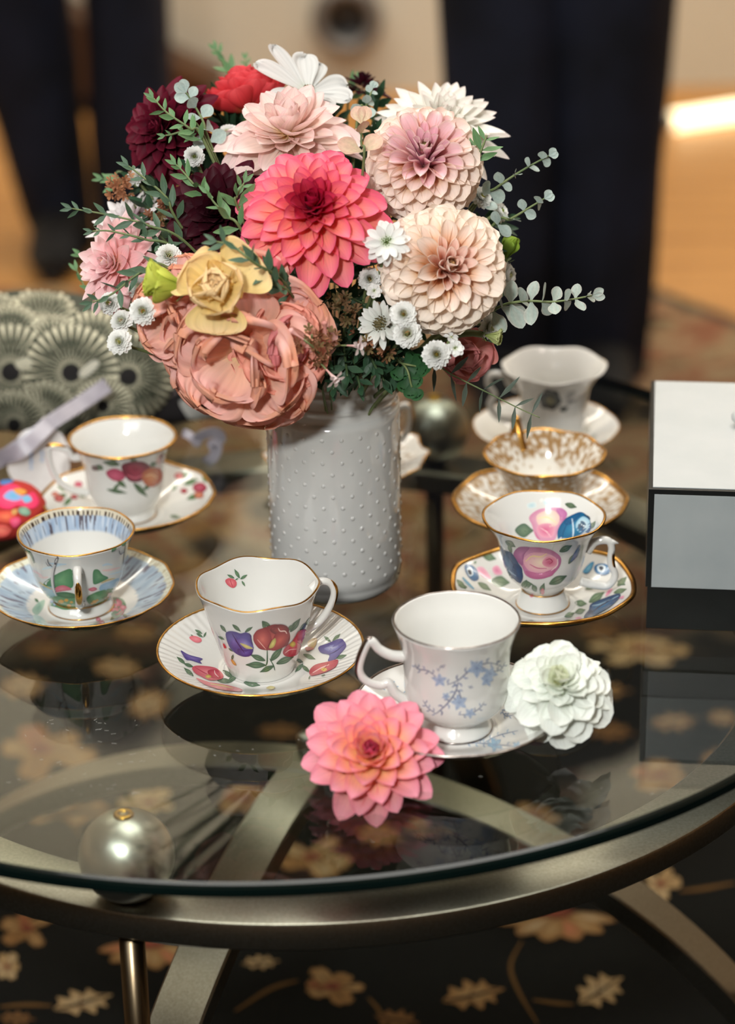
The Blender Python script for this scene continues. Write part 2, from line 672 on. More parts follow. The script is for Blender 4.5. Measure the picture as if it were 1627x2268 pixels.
# ================================================================== RUG
rug_out = [(-2.2, -0.8), (1.9, -0.8), (1.9, 1.6), (0.40, 3.585), (-2.2, 3.63)]
rm = principled('rug_pile', (18, 17, 15), 0.95, Specular_IOR_Level=0.1)
n, l, b = nodes(rm)
noise_colour(rm, None, 40, bump=0.5, bscale=900)
geo = n.new('ShaderNodeTexCoord')
sep = n.new('ShaderNodeSeparateXYZ')
l.new(geo.outputs['Object'], sep.inputs[0])
tn = n.new('ShaderNodeTexNoise'); tn.inputs['Scale'].default_value = 7.0; tn.inputs['Detail'].default_value = 5
l.new(geo.outputs['Object'], tn.inputs['Vector'])
bord = n.new('ShaderNodeMapRange'); bord.inputs[1].default_value = 2.36; bord.inputs[2].default_value = 2.72
l.new(sep.outputs['Y'], bord.inputs[0])
ramp = n.new('ShaderNodeValToRGB')
els = ramp.color_ramp.elements
for _ in range(3):
    els.new(0.5)
for e, (p, cc) in zip(els, ((0.36, (44, 36, 28)), (0.44, (132, 112, 84)), (0.51, (112, 66, 48)), (0.57, (138, 118, 90)), (0.66, (50, 42, 34)))):
    e.position = p; e.color = (*lin(cc), 1)
l.new(tn.outputs[0], ramp.inputs[0])
fine = n.new('ShaderNodeTexNoise'); fine.inputs['Scale'].default_value = 700
l.new(geo.outputs['Object'], fine.inputs['Vector'])
r2 = n.new('ShaderNodeValToRGB')
r2.color_ramp.elements[0].position = .3; r2.color_ramp.elements[0].color = (*lin((11, 12, 11)), 1)
r2.color_ramp.elements[1].position = .7; r2.color_ramp.elements[1].color = (*lin((24, 23, 20)), 1)
l.new(fine.outputs[0], r2.inputs[0])
mxc = n.new('ShaderNodeMix'); mxc.data_type = 'RGBA'
l.new(bord.outputs[0], mxc.inputs[0]); l.new(r2.outputs[0], mxc.inputs[6]); l.new(ramp.outputs[0], mxc.inputs[7])
l.new(mxc.outputs[2], b.inputs['Base Color'])
rug = thing('rug', 'large black rug with woven tan leaves and red blossoms under the glass table', 'rug', (0, 0, 0))
k = len(rug_out)
vs = [(x, y, 0.008) for x, y in rug_out] + [(x, y, 0.0) for x, y in rug_out]
wpart('pile', vs, [tuple(range(k))] + [(i, i + k, (i + 1) % k + k, (i + 1) % k) for i in range(k)], rm, rug, smooth=False)
vs, fs = tube_geo([(0.40, 3.585, 0.006), (0.75, 3.12, 0.006), (1.1, 2.66, 0.006), (1.9, 1.6, 0.006)], 0.012, 8, flat=0.006, up=(1, 0, 0))
wpart('binding', vs, fs, M['black'], rug)

rugcol = attr_colour(principled('woven_motif', rough=0.95, Specular_IOR_Level=0.1))
noise_colour(rugcol, None, 40, bump=0.5, bscale=900)
TAN, TAN2, RED, CRM, BRN = (156, 128, 90), (128, 94, 58), (132, 70, 54), (172, 152, 120), (98, 68, 40)


def motif(px, py, w, h, kind, ang=0.0, pal=0):
    """one woven motif, w by h photograph pixels, centred at (px, py) on the rug"""
    P = Print(None, None, 1.0, px, py, plane=0.0084, lift=0.00025)
    ca, sa = math.cos(ang), math.sin(ang)

    def T(pts):
        return [((x * ca - y * sa) * w / 2, (x * sa + y * ca) * h / 2) for x, y in pts]
    c1, c2 = ((TAN, TAN2), (CRM, TAN), (TAN2, BRN), (CRM, TAN2))[pal % 4]
    if kind == 'leaf':       # lobed leaf with a dark rib
        lobes = []
        for sgn in (1, -1):
            side = [(-0.95, 0.0), (-0.62, .28), (-0.5, .62), (-0.2, .34), (0.02, .80), (.28, .36), (.52, .62), (.62, .2), (1.0, 0.05)]
            side = [(x, y * sgn) for x, y in side]
            lobes += side if sgn == 1 else side[::-1][1:-1]
        P.poly(T(lobes), c1, c2, n=3, rings=2)
        P.stroke(T([(-.9, 0), (-.2, .06), (.8, 0)]), 0.05 * w, (52, 38, 26))
        P.stroke(T([(-.3, .04), (0, .5)]), 0.03 * w, BRN)
        P.stroke(T([(-.1, .04), (.25, -.45)]), 0.03 * w, BRN)
    elif kind == 'flower':   # irregular blossom: a few uneven lobed petals round a small heart
        rr = random.Random(int(px * 3 + py))
        nl = 5 + rr.randrange(2)
        for i in range(nl):
            a = 2 * PI * i / nl + rr.uniform(-.3, .3) + ang
            q = rr.uniform(.72, 1.15)
            wd = rr.uniform(.24, .42)
            d_, n_ = (math.cos(a), math.sin(a)), (-math.sin(a), math.cos(a))
            pts = [(.08, -.5 * wd), (.45, -wd), (.7, -.7 * wd), (.8, -wd * .9), (1.0, -.2 * wd), (.92, .1), (.98, .6 * wd), (.72, wd), (.4, wd * .8), (.08, .5 * wd)]
            P.poly(T([(d_[0] * u_ * q + n_[0] * v_, d_[1] * u_ * q + n_[1] * v_) for u_, v_ in pts]), (c1, c2, c1, RED if pal % 2 == 0 else c1)[(i + pal) % 4], c2, n=3, rings=2)
            P.stroke(T([(d_[0] * .2, d_[1] * .2), (d_[0] * .7 * q, d_[1] * .7 * q)]), .03 * w, BRN)
        P.poly(T([(.22 * math.cos(a), .2 * math.sin(a)) for a in (0, 1.1, 2.2, 3.2, 4.4, 5.4)]), (58, 40, 28), RED, n=2, rings=1)
    else:                    # half blossom: a fan of petals
        for i, a in enumerate((-70, -42, -14, 14, 42, 70)):
            aa = R(a - 90)
            x, y = math.cos(aa), math.sin(aa)
            nx, ny = -y * .24, x * .24
            P.poly(T([(0.0, .5), (x * .6 + nx, .5 + y * .8 + ny), (x * 1.0, .5 + y * 1.3), (x * .6 - nx, .5 + y * .8 - ny)]),
                   (CRM, TAN, (168, 104, 78), TAN)[(i + pal) % 4], TAN2, n=3, rings=2)
        P.poly(T([(-.35, .5), (0, .2), (.35, .5), (0, .75)]), RED, (96, 54, 40), n=2, rings=1)
    o = wpart('woven_motif', P.g.v, P.g.f, rugcol, rug, cols=P.g.c, smooth=False)
    return o


MOTIFS = [(736, 2188, 160, 84, 'flower', .1, 0), (1046, 2204, 150, 90, 'leaf', -.35, 0), (1328, 2194, 128, 96, 'leaf', -.7, 1),
          (1234, 2048, 280, 100, 'fan', 3.05, 0), (1462, 1960, 92, 76, 'flower', 0, 1), (878, 2258, 110, 60, 'leaf', .3, 2),
          (325, 2115, 230, 90, 'fan', 3.2, 1), (182, 2220, 150, 76, 'leaf', -.5, 1), (60, 2058, 130, 84, 'flower', .4, 0),
          (36, 2256, 90, 44, 'leaf', .1, 2), (16, 2144, 60, 60, 'flower', 0, 1), (576, 2132, 90, 42, 'leaf', -.2, 1),
          (1560, 2120, 70, 60, 'leaf', .6, 0),
          (90, 1660, 230, 130, 'flower', .2, 0), (150, 1800, 330, 70, 'leaf', -.15, 3), (330, 1780, 140, 60, 'flower', .2, 1),
          (330, 1560, 110, 90, 'leaf', -.5, 3), (540, 1770, 120, 90, 'flower', .1, 0), (690, 1900, 170, 90, 'flower', 0, 3),
          (840, 1850, 120, 70, 'leaf', .3, 0), (960, 1830, 150, 80, 'leaf', -.2, 0), (1060, 1700, 90, 60, 'leaf', .8, 2),
          (1150, 1560, 130, 60, 'leaf', .2, 0), (1180, 1810, 120, 56, 'flower', 0, 0), (1420, 1440, 220, 66, 'flower', .1, 1),
          (1490, 1600, 120, 54, 'leaf', -.35, 3), (1600, 1590, 80, 50, 'leaf', .2, 3), (1460, 1720, 150, 70, 'flower', .1, 0),
          (1330, 1530, 140, 50, 'leaf', 0, 0), (1590, 1680, 90, 60, 'leaf', -.3, 0), (1350, 1620, 120, 56, 'leaf', .2, 2),
          (480, 1150, 180, 90, 'flower', 0, 3), (430, 1260, 150, 70, 'leaf', .2, 0), (560, 1300, 110, 60, 'leaf', -.3, 0),
          (260, 1480, 130, 60, 'leaf', .4, 3), (50, 1520, 120, 80, 'leaf', -.3, 3), (900, 1120, 110, 60, 'flower', 0, 0),
          (950, 1290, 120, 70, 'leaf', .4, 0), (990, 1180, 110, 56, 'flower', .3, 2), (900, 1440, 120, 60, 'leaf', .1, 2),
          (760, 1520, 110, 56, 'leaf', -.3, 0), (930, 1040, 130, 40, 'leaf', 0, 0), (500, 1060, 130, 50, 'flower', 0, 0),
          (560, 990, 120, 46, 'leaf', 0, 3), (440, 1420, 100, 50, 'flower', 0, 2), (1000, 940, 120, 40, 'leaf', .2, 2),
          (860, 1260, 90, 50, 'flower', .1, 0), (300, 1400, 120, 50, 'leaf', .2, 0), (1380, 1130, 90, 50, 'flower', 0, 0),
          (1330, 1400, 110, 50, 'leaf', -.2, 2), (620, 1620, 120, 46, 'leaf', 0, 2), (100, 1440, 110, 46, 'leaf', 0, 2)]
for mm_ in MOTIFS:
    motif(*mm_)
P = Print(None, None, 1.0, 0, 0, plane=0.0084, lift=0.0002)
for pts in (((1155, 2084), (1130, 2140), (1150, 2200), (1190, 2268)), ((1180, 2215), (1230, 2222), (1270, 2225)),
            ((815, 2210), (840, 2240), (850, 2275)), ((0, 2230), (60, 2226), (115, 2228)), ((1505, 1975), (1560, 1968), (1627, 1956)),
            ((520, 2240), (600, 2190), (660, 2172)), ((1600, 2220), (1615, 2240), (1627, 2262)), ((130, 1730), (150, 1810), (180, 1850))):
    P.stroke(pts, 9, (92, 66, 36))
wpart('woven_stems', P.g.v, P.g.f, rugcol, rug, cols=P.g.c, smooth=False, kind='stuff')

# ================================================================== TABLE
TC = Vector((-0.048, 1.69, 0))
GC = Vector((-0.071, 1.697, 0))
tab = thing('coffee_table', 'round glass coffee table with brushed steel ring, silver balls and crossed arches', 'table', (TC.x, TC.y, 0))
SEG = 192
RG, TH = 0.454, 0.0105
prof = [(0.0, ZT), (RG - 0.003, ZT), (RG - 0.001, ZT - 0.0008), (RG, ZT - 0.003), (RG, ZT - TH + 0.003), (RG - 0.001, ZT - TH + 0.0008), (RG - 0.003, ZT - TH), (0.0, ZT - TH)]
vs, fs = lathe_geo(prof, SEG, (GC.x, GC.y, 0))
fm = [0 if (i // SEG) in (0, 6) else 1 for i in range(len(fs))]
wpart('glass_top', vs, fs, [M['glass'], M['glass_edge']], tab, fmat=fm, smooth=False)
HB = 0.062
ZR = ZT - TH - HB            # top of the steel ring
RO, RI, RT = 0.382, 0.336, 0.021
bv = 0.0022
prof = [(RI + bv, ZR), (RO - bv, ZR), (RO - bv * .3, ZR - bv * .3), (RO, ZR - bv), (RO, ZR - RT + bv), (RO - bv, ZR - RT), (RI + bv, ZR - RT), (RI, ZR - RT + bv), (RI, ZR - bv)]
vs, fs = lathe_geo(prof, 160, (TC.x, TC.y, 0), closed=True)
sharp(wpart('frame_ring', vs, fs, M['steel'], tab))
RB = 0.362
ANG = (-107.5, 72.5, -17.5, 162.5)
for i, a in enumerate(ANG):
    bx, by = TC.x + RB * math.cos(R(a)), TC.y + RB * math.sin(R(a))
    rad = 0.0305
    bc = (bx, by, ZR + rad - 0.0006)
    prof = [(rad * math.sin(R(d)), -rad * math.cos(R(d))) for d in range(0, 181, 5)]
    prof[0] = (0.0005, -rad); prof[-1] = (0.0005, rad)
    vs, fs = lathe_geo(prof, 48, bc)
    ball = wpart('ball', vs, fs, M['pearl'], tab)
    zz = ZR + 2 * rad - 0.003
    vs, fs = lathe_geo([(0.0026, zz + 0.001), (0.0030, ZT - TH - 0.0004), (0.0058, ZT - TH - 0.0004), (0.0066, ZT - TH - 0.0014), (0.0066, zz - 0.002)], 24, (bx, by, 0))
    wpart('brass_fitting', vs, fs, M['brass'], tab, ball)
    vs, fs = tube_geo([(bx, by, 0.0086), (bx, by, ZR - RT + 0.001)], 0.0085, 24)
    wpart('leg', vs, fs, M['leg'], tab)


def arch_part(ang, span, lift):
    """flat steel bar bent to an arch in an upright plane through the table's axis"""
    d = Vector((math.cos(R(ang)), math.sin(R(ang)), 0))
    nv = Vector((-d.y, d.x, 0))
    RR = 0.475
    zc = ZT - 0.176 + lift - RR
    g = G()
    w2, th = 0.020, 0.018
    n_ = 64
    ring = []
    for i in range(n_ + 1):
        s_ = -span + 2 * span * i / n_
        an = s_ / RR
        ctr = TC + d * (RR * math.sin(an)) + Vector((0, 0, zc + RR * math.cos(an)))
        up = d * math.sin(an) + Vector((0, 0, math.cos(an)))
        bb = 0.0016
        sec = [(-w2 + bb, 0), (w2 - bb, 0), (w2, -bb), (w2, -th + bb), (w2 - bb, -th), (-w2 + bb, -th), (-w2, -th + bb), (-w2, -bb)]
        ring += [ctr + nv * x + up * y for x, y in sec]
    fs = grid_faces(n_ + 1, 8, True) + [tuple(range(8)), tuple(n_ * 8 + q for q in range(8))[::-1]]
    return ring, fs


vs, fs = arch_part(-17.5, 0.53, 0.0)
sharp(wpart('arch', vs, fs, M['steel'], tab))
vs, fs = arch_part(-112, 0.53, -0.0006)
sharp(wpart('arch', vs, fs, M['steel'], tab))
bp_ = on_z(680, 1634, ZT - 0.168)
vs, fs = lathe_geo([(0.0001, 0.004), (0.006, 0.0036), (0.0085, 0.001), (0.0085, -0.011)], 24, bp_)
wpart('bolt', vs, fs, M['pearl'], tab)
# fibres and fine scratches lying on the glass
g = G()
rnd = random.Random(3)
spots = [(rnd.uniform(10, 340), rnd.uniform(1590, 1760)) for _ in range(46)] + [(rnd.uniform(300, 700), rnd.uniform(1600, 1700)) for _ in range(10)] + [(1330, 1744), (1060, 1720), (1440, 1760), (1120, 1660), (1280, 1735)]
for px, py in spots:
    a = on_z(px, py, ZT + 0.0002)
    an = rnd.gauss(0.1, 0.7)
    L = rnd.uniform(0.001, 0.0035)
    q = a + Vector((math.cos(an), math.sin(an), 0)) * L
    mdl = (a + q) / 2 + Vector((-math.sin(an), math.cos(an), 0)) * rnd.uniform(-.0004, .0004)
    g.add(*tube_geo([a, mdl, q], 0.00009, 4))
o = wpart('lint', g.v, g.f, principled('lint', (200, 200, 196), 0.8), tab, kind='stuff')

# ================================================================== PEOPLE (only their dark trouser legs are in the frame)
def person(label, x, y, turn, legs, feet_z=0.0):
    """legs: list of (dx, dy, hem half width x, knee half width x) in metres"""
    root = thing('person', label, 'person', Matrix.Translation((x, y, 0)) @ Matrix.Rotation(turn, 4, 'Z'))
    # body: one continuous skinned figure
    V = [(0, 0, .95), (0, 0, 1.12), (0, .01, 1.38), (0, 0, 1.50), (0, -.015, 1.56), (0, -.02, 1.66), (0, -.01, 1.76)]
    RAD = [.13, .125, .14, .06, .055, .085, .075]
    Ed = [(0, 1), (1, 2), (2, 3), (3, 4), (4, 5), (5, 6)]
    for sg, (dx, dy, hw, kw, kx) in zip((-1, 1), legs):
        kk = len(V)
        V += [(sg * .09, 0, .86), (dx + kx, dy * .6, .5), (dx, dy, .1), (dx, dy - .05, .04)]
        RAD += [.085, .05, .028, .02]
        Ed += [(0, kk), (kk, kk + 1), (kk + 1, kk + 2), (kk + 2, kk + 3)]
        ka = len(V)
        V += [(sg * .18, 0, 1.42), (sg * .23, .02, 1.15), (sg * .22, -.06, .92), (sg * .21, -.09, .84)]
        RAD += [.055, .04, .028, .03]
        Ed += [(2, ka), (ka, ka + 1), (ka + 1, ka + 2), (ka + 2, ka + 3)]
        for q in range(4):
            kf = len(V)
            V += [(sg * .205, -.115 + q * .018, .80), (sg * .2, -.12 + q * .018, .765 + .006 * abs(q - 1.5))]
            RAD += [.009, .008]
            Ed += [(ka + 3, kf), (kf, kf + 1)]
        kf = len(V)
        V += [(sg * .18, -.125, .825), (sg * .17, -.135, .80)]
        RAD += [.01, .009]
        Ed += [(ka + 3, kf), (kf, kf + 1)]
    me = bpy.data.meshes.new('body')
    me.from_pydata(V, Ed, [])
    me.materials.append(M['skin'])
    o = part('body', me, root)
    md = o.modifiers.new('Skin', 'SKIN')
    for i, rr in enumerate(RAD):
        me.skin_vertices[0].data[i].radius = (rr, rr * .85)
        me.skin_vertices[0].data[i].use_root = (i == 0)
    o.modifiers.new('Sub', 'SUBSURF').levels = 1
    # trousers
    g = G()
    nseg = 40
    for sg, (dx, dy, hw, kw, kx) in zip((-1, 1), legs):
        rows = []
        zs = [0.012, 0.05, 0.12, 0.2, 0.3, 0.42, 0.55, 0.7, 0.86, 0.98]
        for z in zs:
            f = z / 0.98
            w = hw + (kw - hw) * min(1, z / .5)
            c0 = dx + kx * min(1, z / .45)
            cx = c0 + (sg * .085 - c0) * sstep(.5, .9, z)
            cy = dy * (1 - sstep(.3, .9, z))
            for k_ in range(nseg):
                a = 2 * PI * k_ / nseg
                fold = 1 + .05 * math.sin(a * 5 + z * 9 + dx * 30) * (1 - .4 * f) + .03 * math.sin(a * 9 - z * 14)
                rows.append((cx + w * fold * math.cos(a), cy + w * .95 * fold * math.sin(a), z - .012 * math.cos(a) * (z < .05)))
        g.add(rows, grid_faces(len(zs), nseg, True))
    o = part('trousers', mesh('trousers', g.v, g.f, mats=(M['suit'],)), root)
    # jacket and shoes and hair
    rows = []
    zs = [.80, .95, 1.1, 1.25, 1.4, 1.48, 1.52]
    rx_ = [.22, .21, .19, .21, .22, .15, .07]
    for z, w in zip(zs, rx_):
        rows += [(w * math.cos(2 * PI * k_ / 32), w * .66 * math.sin(2 * PI * k_ / 32), z) for k_ in range(32)]
    part('jacket', mesh('jacket', rows, grid_faces(len(zs), 32, True), mats=(M['suit'],)), root)
    for dx, dy, hw, kw, kx in legs:
        rows = []
        secs = [(.06, .03, .05), (.05, .04, .065), (.0, .043, .08), (-.08, .046, .065), (-.15, .042, .045), (-.195, .02, .03)]
        for yy, w, h in secs:
            for k_ in range(14):
                a = 2 * PI * k_ / 14
                rows.append((dx + w * math.cos(a), dy + yy, max(0.008, .008 + h * .5 + h * .5 * math.sin(a))))
        part('shoe', mesh('shoe', rows, grid_faces(len(secs), 14, True) + [tuple(range(14)), tuple(5 * 14 + q for q in range(14))[::-1]], mats=(M['leather'],)), root)
    vs, fs = lathe_geo([(.0005, .118), (.05, .11), (.085, .07), (.094, .02), (.088, -.03)], 24, (0, .0, 1.70))
    part('hair', mesh('hair', vs, fs, mats=(M['hair'],)), root)
    return root


pr = on_z(1222, 880, 0)
person('person in black trousers standing behind the cup with the dark blossom', pr.x, pr.y + 0.05, 0.0, [(-.066, 0.0, .068, .084, 0.0), (.066, 0.03, .068, .094, 0.0)])
pl = on_z(200, 575, 0)
person('person in wide black trousers standing behind the patterned pouches', pl.x - .005, pl.y + .03, 0.0, [(-.042, 0.04, .050, .095, -.062), (.085, .0, .070, .062, -.004)])

# ================================================================== VASE
def world_profile_smooth(prof, n=4):
    return [(p.x, p.y) for p in catmull([(r, z, 0) for r, z in prof], n)]


VC = Vector((-0.0235, 1.6485, ZT))
vase = thing('vase', 'white milk glass vase with raised dots holding the bouquet', 'vase', VC)
prof = [(0.0005, 0.003), (0.034, 0.002), (0.038, 0.0003), (0.042, 0.0012), (0.0462, 0.006), (0.0475, 0.013), (0.0477, 0.02), (0.0480, 0.08), (0.0480, 0.136), (0.0472, 0.1425), (0.0462, 0.146), (0.0461, 0.1485), (0.0468, 0.150), (0.0468, 0.1525),
        (0.0456, 0.154), (0.0455, 0.1605), (0.0461, 0.1615), (0.0461, 0.1628), (0.0455, 0.1638), (0.0455, 0.1665), (0.0461, 0.1675), (0.0461, 0.1688), (0.0455, 0.170), (0.0456, 0.1745), (0.0448, 0.1765), (0.0437, 0.1762),
        (0.0427, 0.174), (0.0425, 0.15), (0.044, 0.13), (0.044, 0.012), (0.036, 0.006), (0.0005, 0.006)]
vs, fs = lathe_geo(world_profile_smooth(prof, 2), 128, VC)
wpart('body', vs, fs, M['milk'], vase)
g = G()
base, bf = lathe_geo([(math.sin(R(d)), math.cos(R(d))) for d in (4, 35, 65, 92)], 8)
base.append(Vector((0, 0, 1)))
bf = bf + [(k, 32, (k + 1) % 8) for k in range(8)]
for row in range(14):
    z = 0.019 + row * 0.0087
    for k in range(22):
        a = 2 * PI * (k + 0.5 * (row % 2)) / 22 + .13
        nrm = Vector((math.cos(a), math.sin(a), 0))
        q = nrm.to_track_quat('Z', 'Y')
        p = VC + nrm * (0.0479 if z > .02 else .0476) + Vector((0, 0, z))
        g.add([p + q @ Vector((v.x * .0017, v.y * .0017, v.z * .00075)) for v in base], bf)
wpart('hobnails', g.v, g.f, M['milk'], vase, kind='stuff')


# ================================================================== CUPS AND SAUCERS
WHITE = lin((220, 219, 215))


def ring_centre(xl, xr, y, z):
    a, b = on_z(xl, y, z), on_z(xr, y, z)
    return (a + b) / 2, (b - a).length / 2


def revolve(prof, seg, c, wav, colf, az0=0.0):
    """closed revolve of prof [(r, z, weight)], wav(theta) -> (dr factor, dz); colf(theta, idx, r, z, side)"""
    vs, cs = [], []
    for i, (r, z, w) in enumerate(prof):
        for k in range(seg):
            th = 2 * PI * k / seg
            fr, dz = wav(th - az0)
            rr = r * (1 + fr * w)
            vs.append(c + Vector((rr * math.cos(th), rr * math.sin(th), z + dz * w)))
            cs.append(colf(th, i, r, z) if colf else WHITE)
    return vs, grid_faces(len(prof), seg, True), cs


def make_cup(c, outer, label, seg=128, wave=(0, 0, 0, 0), colf=None, rim='gold', rim_r=0.00075, handle=None, hr=(0.0036, 0.0028), haz=0.0, gold_seg=None,
             foot_line=None, th=0.0018, spur=None, hcol=None):
    """c: centre of the cup's foot. outer: list of (r, z) foot to rim. Returns root and surface for prints."""
    root = thing('teacup', label, 'teacup', c)
    sm = world_profile_smooth(outer, 5)
    zr = outer[-1][1]
    nf, ar, az_, ph = wave

    def wgt(z):
        return sstep(zr * .35, zr, z)
    op = [(max(r, 0.0004), z, wgt(z)) for r, z in sm]
    inn = []
    for r, z in sm[::-1]:
        if r - th > 0.0 and z > outer[0][1] + 0.010:
            inn.append((r - th, z + 0.0004, wgt(z)))
    zb = max(inn[-1][1] - 0.0015, outer[0][1] + .006)
    inn += [(inn[-1][0] * .75, zb, 0), (inn[-1][0] * .4, zb - .0006, 0), (0.0004, zb - .0007, 0)]
    under = [(0.0004, outer[0][1] + 0.002, 0), (outer[0][0] * .8, outer[0][1] + 0.002, 0), (outer[0][0] * .9, outer[0][1] + .0002, 0)]
    prof = under + op + inn
    n_out = len(under) + len(op)
    wav = lambda t: (ar * math.cos(nf * t + ph), az_ * math.cos(nf * t + ph))
    cf = (lambda t, i, r, z: colf(t, i >= n_out, r, z)) if colf else None
    vs, fs, cs = revolve(prof, seg, c, wav, cf)
    fs = [f[::-1] for f in fs]
    wpart('bowl', vs, fs, M['china'], root, cols=cs)
    # rim line of gold or platinum
    if rim:
        path = []
        r0, z0 = outer[-1][0] - th * .5, zr + 0.0003
        for k in range(96):
            t = 2 * PI * k / 96
            fr, dz = wav(t)
            path.append(c + Vector((r0 * (1 + fr) * math.cos(t), r0 * (1 + fr) * math.sin(t), z0 + dz)))
        g_ = tube_geo(path, rim_r * 1.0, 6, closed=True, flat=rim_r * 1.35, up=(0, 0, 1))
        wpart('rim_line', g_[0], g_[1], M[rim], root)
    if foot_line:
        for r1, z1 in foot_line:
            path = [c + Vector((r1 * math.cos(2 * PI * k / 64), r1 * math.sin(2 * PI * k / 64), z1)) for k in range(64)]
            g_ = tube_geo(path, 0.0005, 6, closed=True)
            wpart('foot_line', g_[0], g_[1], M[rim or 'gold'], root)
    h = None
    if handle:
        d = Vector((math.cos(haz), math.sin(haz), 0))
        pts = catmull([c + d * r + Vector((0, 0, z)) for r, z in handle], 8)
        n_ = len(pts)
        side = Vector((-d.y, d.x, 0))
        ra = [hr[0] * (1.15 - .4 * math.sin(PI * i / (n_ - 1))) for i in range(n_)]
        rb = [hr[1] * (1.25 - .35 * math.sin(PI * i / (n_ - 1))) for i in range(n_)]
        v2, f2 = tube_geo(pts, ra, 12, flat=rb, up=side)
        h = wpart('handle', v2, f2, M['gold'] if hcol == 'gold' else M['china'], root, cols=[WHITE] * len(v2))
        if gold_seg:
            a, b = int(gold_seg[0] * (n_ - 1)), int(gold_seg[1] * (n_ - 1))
            ctr = sum(pts, Vector()) / n_
            seg_p = pts[a:b + 1]
            off = []
            for i, p in enumerate(seg_p):
                out = (p - ctr); out = (out - side * out.dot(side)).normalized()
                off.append(p + out * rb[a + i] * .62)
            mm = len(off)
            rr = [hr[0] * .72 * math.sin(PI * (i + .6) / (mm + .2)) ** .5 for i in range(mm)]
            v3, f3 = tube_geo(off, rr, 8, flat=[x * .75 for x in rr], up=side)
            wpart('handle_trim', v3, f3, M[rim or 'gold'], root, h)
        if spur:
            (r1, z1), (r2, z2) = spur
            p1, p2 = c + d * r1 + Vector((0, 0, z1)), c + d * r2 + Vector((0, 0, z2))
            v3, f3 = tube_geo([p1, p1.lerp(p2, .5), p2], [hr[0] * .8, hr[0] * .6, hr[0] * .12], 10)
            wpart('handle_spur', v3, f3, M['china'], root, h, cols=[WHITE] * len(v3))
    return root, (vs, fs)


def make_saucer(c, Rr, label, seg=160, wave=(0, 0, 0, 0), colf=None, rim='gold', rim_r=0.0008, zr=0.022, flute=0, lift=0.0):
    """c on the table top"""
    root = thing('saucer', label, 'saucer', c)
    nf, ar, az_, ph = wave
    top = [(Rr, zr), (Rr * .93, zr - .0022), (Rr * .82, zr - .0062), (Rr * .68, zr - .0105), (Rr * .54, .0078), (Rr * .45, .0058), (Rr * .40, .0052), (Rr * .37, .0056), (Rr * .34, .0052), (Rr * .2, .005), (.0005, .005)]
    bot = [(.0005, .0022), (Rr * .36, .0022), (Rr * .40, .0002), (Rr * .43, .0002), (Rr * .46, .0028), (Rr * .68, .0078), (Rr * .85, .0136), (Rr * .97, zr - .0016), (Rr, zr - .0004)]
    tp = world_profile_smooth(top, 5)
    prof = [(r, z, sstep(.55, 1.0, r / Rr)) for r, z in bot[:-1]] + [(r, z, sstep(.55, 1.0, r / Rr)) for r, z in tp]
    nb = len(bot) - 1

    def wav(t):
        return ar * math.cos(nf * t + ph) + .3 * ar * math.cos(2 * nf * t + 2 * ph), az_ * math.cos(nf * t + ph)
    vs, cs = [], []
    for i, (r, z, w) in enumerate(prof):
        for k in range(seg):
            t = 2 * PI * k / seg
            fr, dz = wav(t)
            fl = flute * math.cos(64 * t) * sstep(.6, .9, r / Rr) if (flute and i >= nb) else 0
            rr = max(r, .0005) * (1 + fr * w)
            vs.append(c + Vector((rr * math.cos(t), rr * math.sin(t), z + dz * w + fl)))
            cs.append(colf(t, i >= nb, r / Rr) if colf else WHITE)
    fs = grid_faces(len(prof), seg, True)
    wpart('dish', vs, fs, M['china'], root, cols=cs)
    path = []
    for k in range(160):
        t = 2 * PI * k / 160
        fr, dz = wav(t)
        path.append(c + Vector((Rr * (1 + fr) * math.cos(t), Rr * (1 + fr) * math.sin(t), zr + dz - .0001)))
    g_ = tube_geo(path, rim_r * .8, 6, closed=True, flat=rim_r * 1.3, up=(0, 0, 1))
    wpart('rim_line', g_[0], g_[1], M[rim], root)
    return root, (vs, fs)


def put_print(P, root, name='painted_flowers'):
    if P.g.f:
        wpart(name, P.g.v, P.g.f, M['print'], root, cols=P.g.c, kind='stuff')


CB = 0.0054      # height of a cup's foot above the table, standing in its saucer

# ---- the cup with the purple and red flowers
c, Rr = ring_centre(349, 804, 1430, ZT + .022)
c.z = ZT
sc_, surf_s = make_saucer(c, Rr, 'fluted white saucer with gold rim and purple and pink flowers', seg=512, flute=0.00022)
cup, surf_c = make_cup(c + Vector((0, 0, CB)), [(.0225, 0), (.0235, .003), (.0262, .010), (.0305, .024), (.0345, .038), (.0375, .050), (.0402, .058), (.0422, .0637)],
                       'flared white teacup with wavy gold rim and purple and red flowers', wave=(6, .0065, .0011, 1.2), rim_r=.00055,
                       handle=[(.0365, .0545), (.043, .0595), (.0495, .0575), (.0525, .050), (.0490, .039), (.041, .029), (.0295, .0235)], hr=(.0034, .0026), haz=R(14), gold_seg=(.3, .7))
P = Print(*surf_c, 500 / 1627, 330, 1200)
GL, GD = (116, 138, 106), (64, 92, 68)
for a, b in (((600, 595), (662, 648)), ((690, 650), (748, 612)), ((812, 570), (885, 618)), ((1015, 650), (1090, 550)), ((1085, 640), (1138, 575)), ((513, 598), (558, 652)), ((498, 680), (545, 705)),
             ((840, 888), (695, 885)), ((838, 856), (728, 812)), ((872, 860), (962, 758)), ((915, 878), (1042, 826)), ((898, 893), (797, 938)), ((575, 765), (605, 790)), ((990, 640), (1050, 590)), ((1130, 600), (1165, 540)), ((845, 640), (812, 575))):
    P.leaf(a, b, cc=GL, ce=GD)
P.stroke([(850, 770), (850, 860), (838, 895)], 10, GD).stroke([(868, 840), (895, 890), (905, 925)], 8, GD)
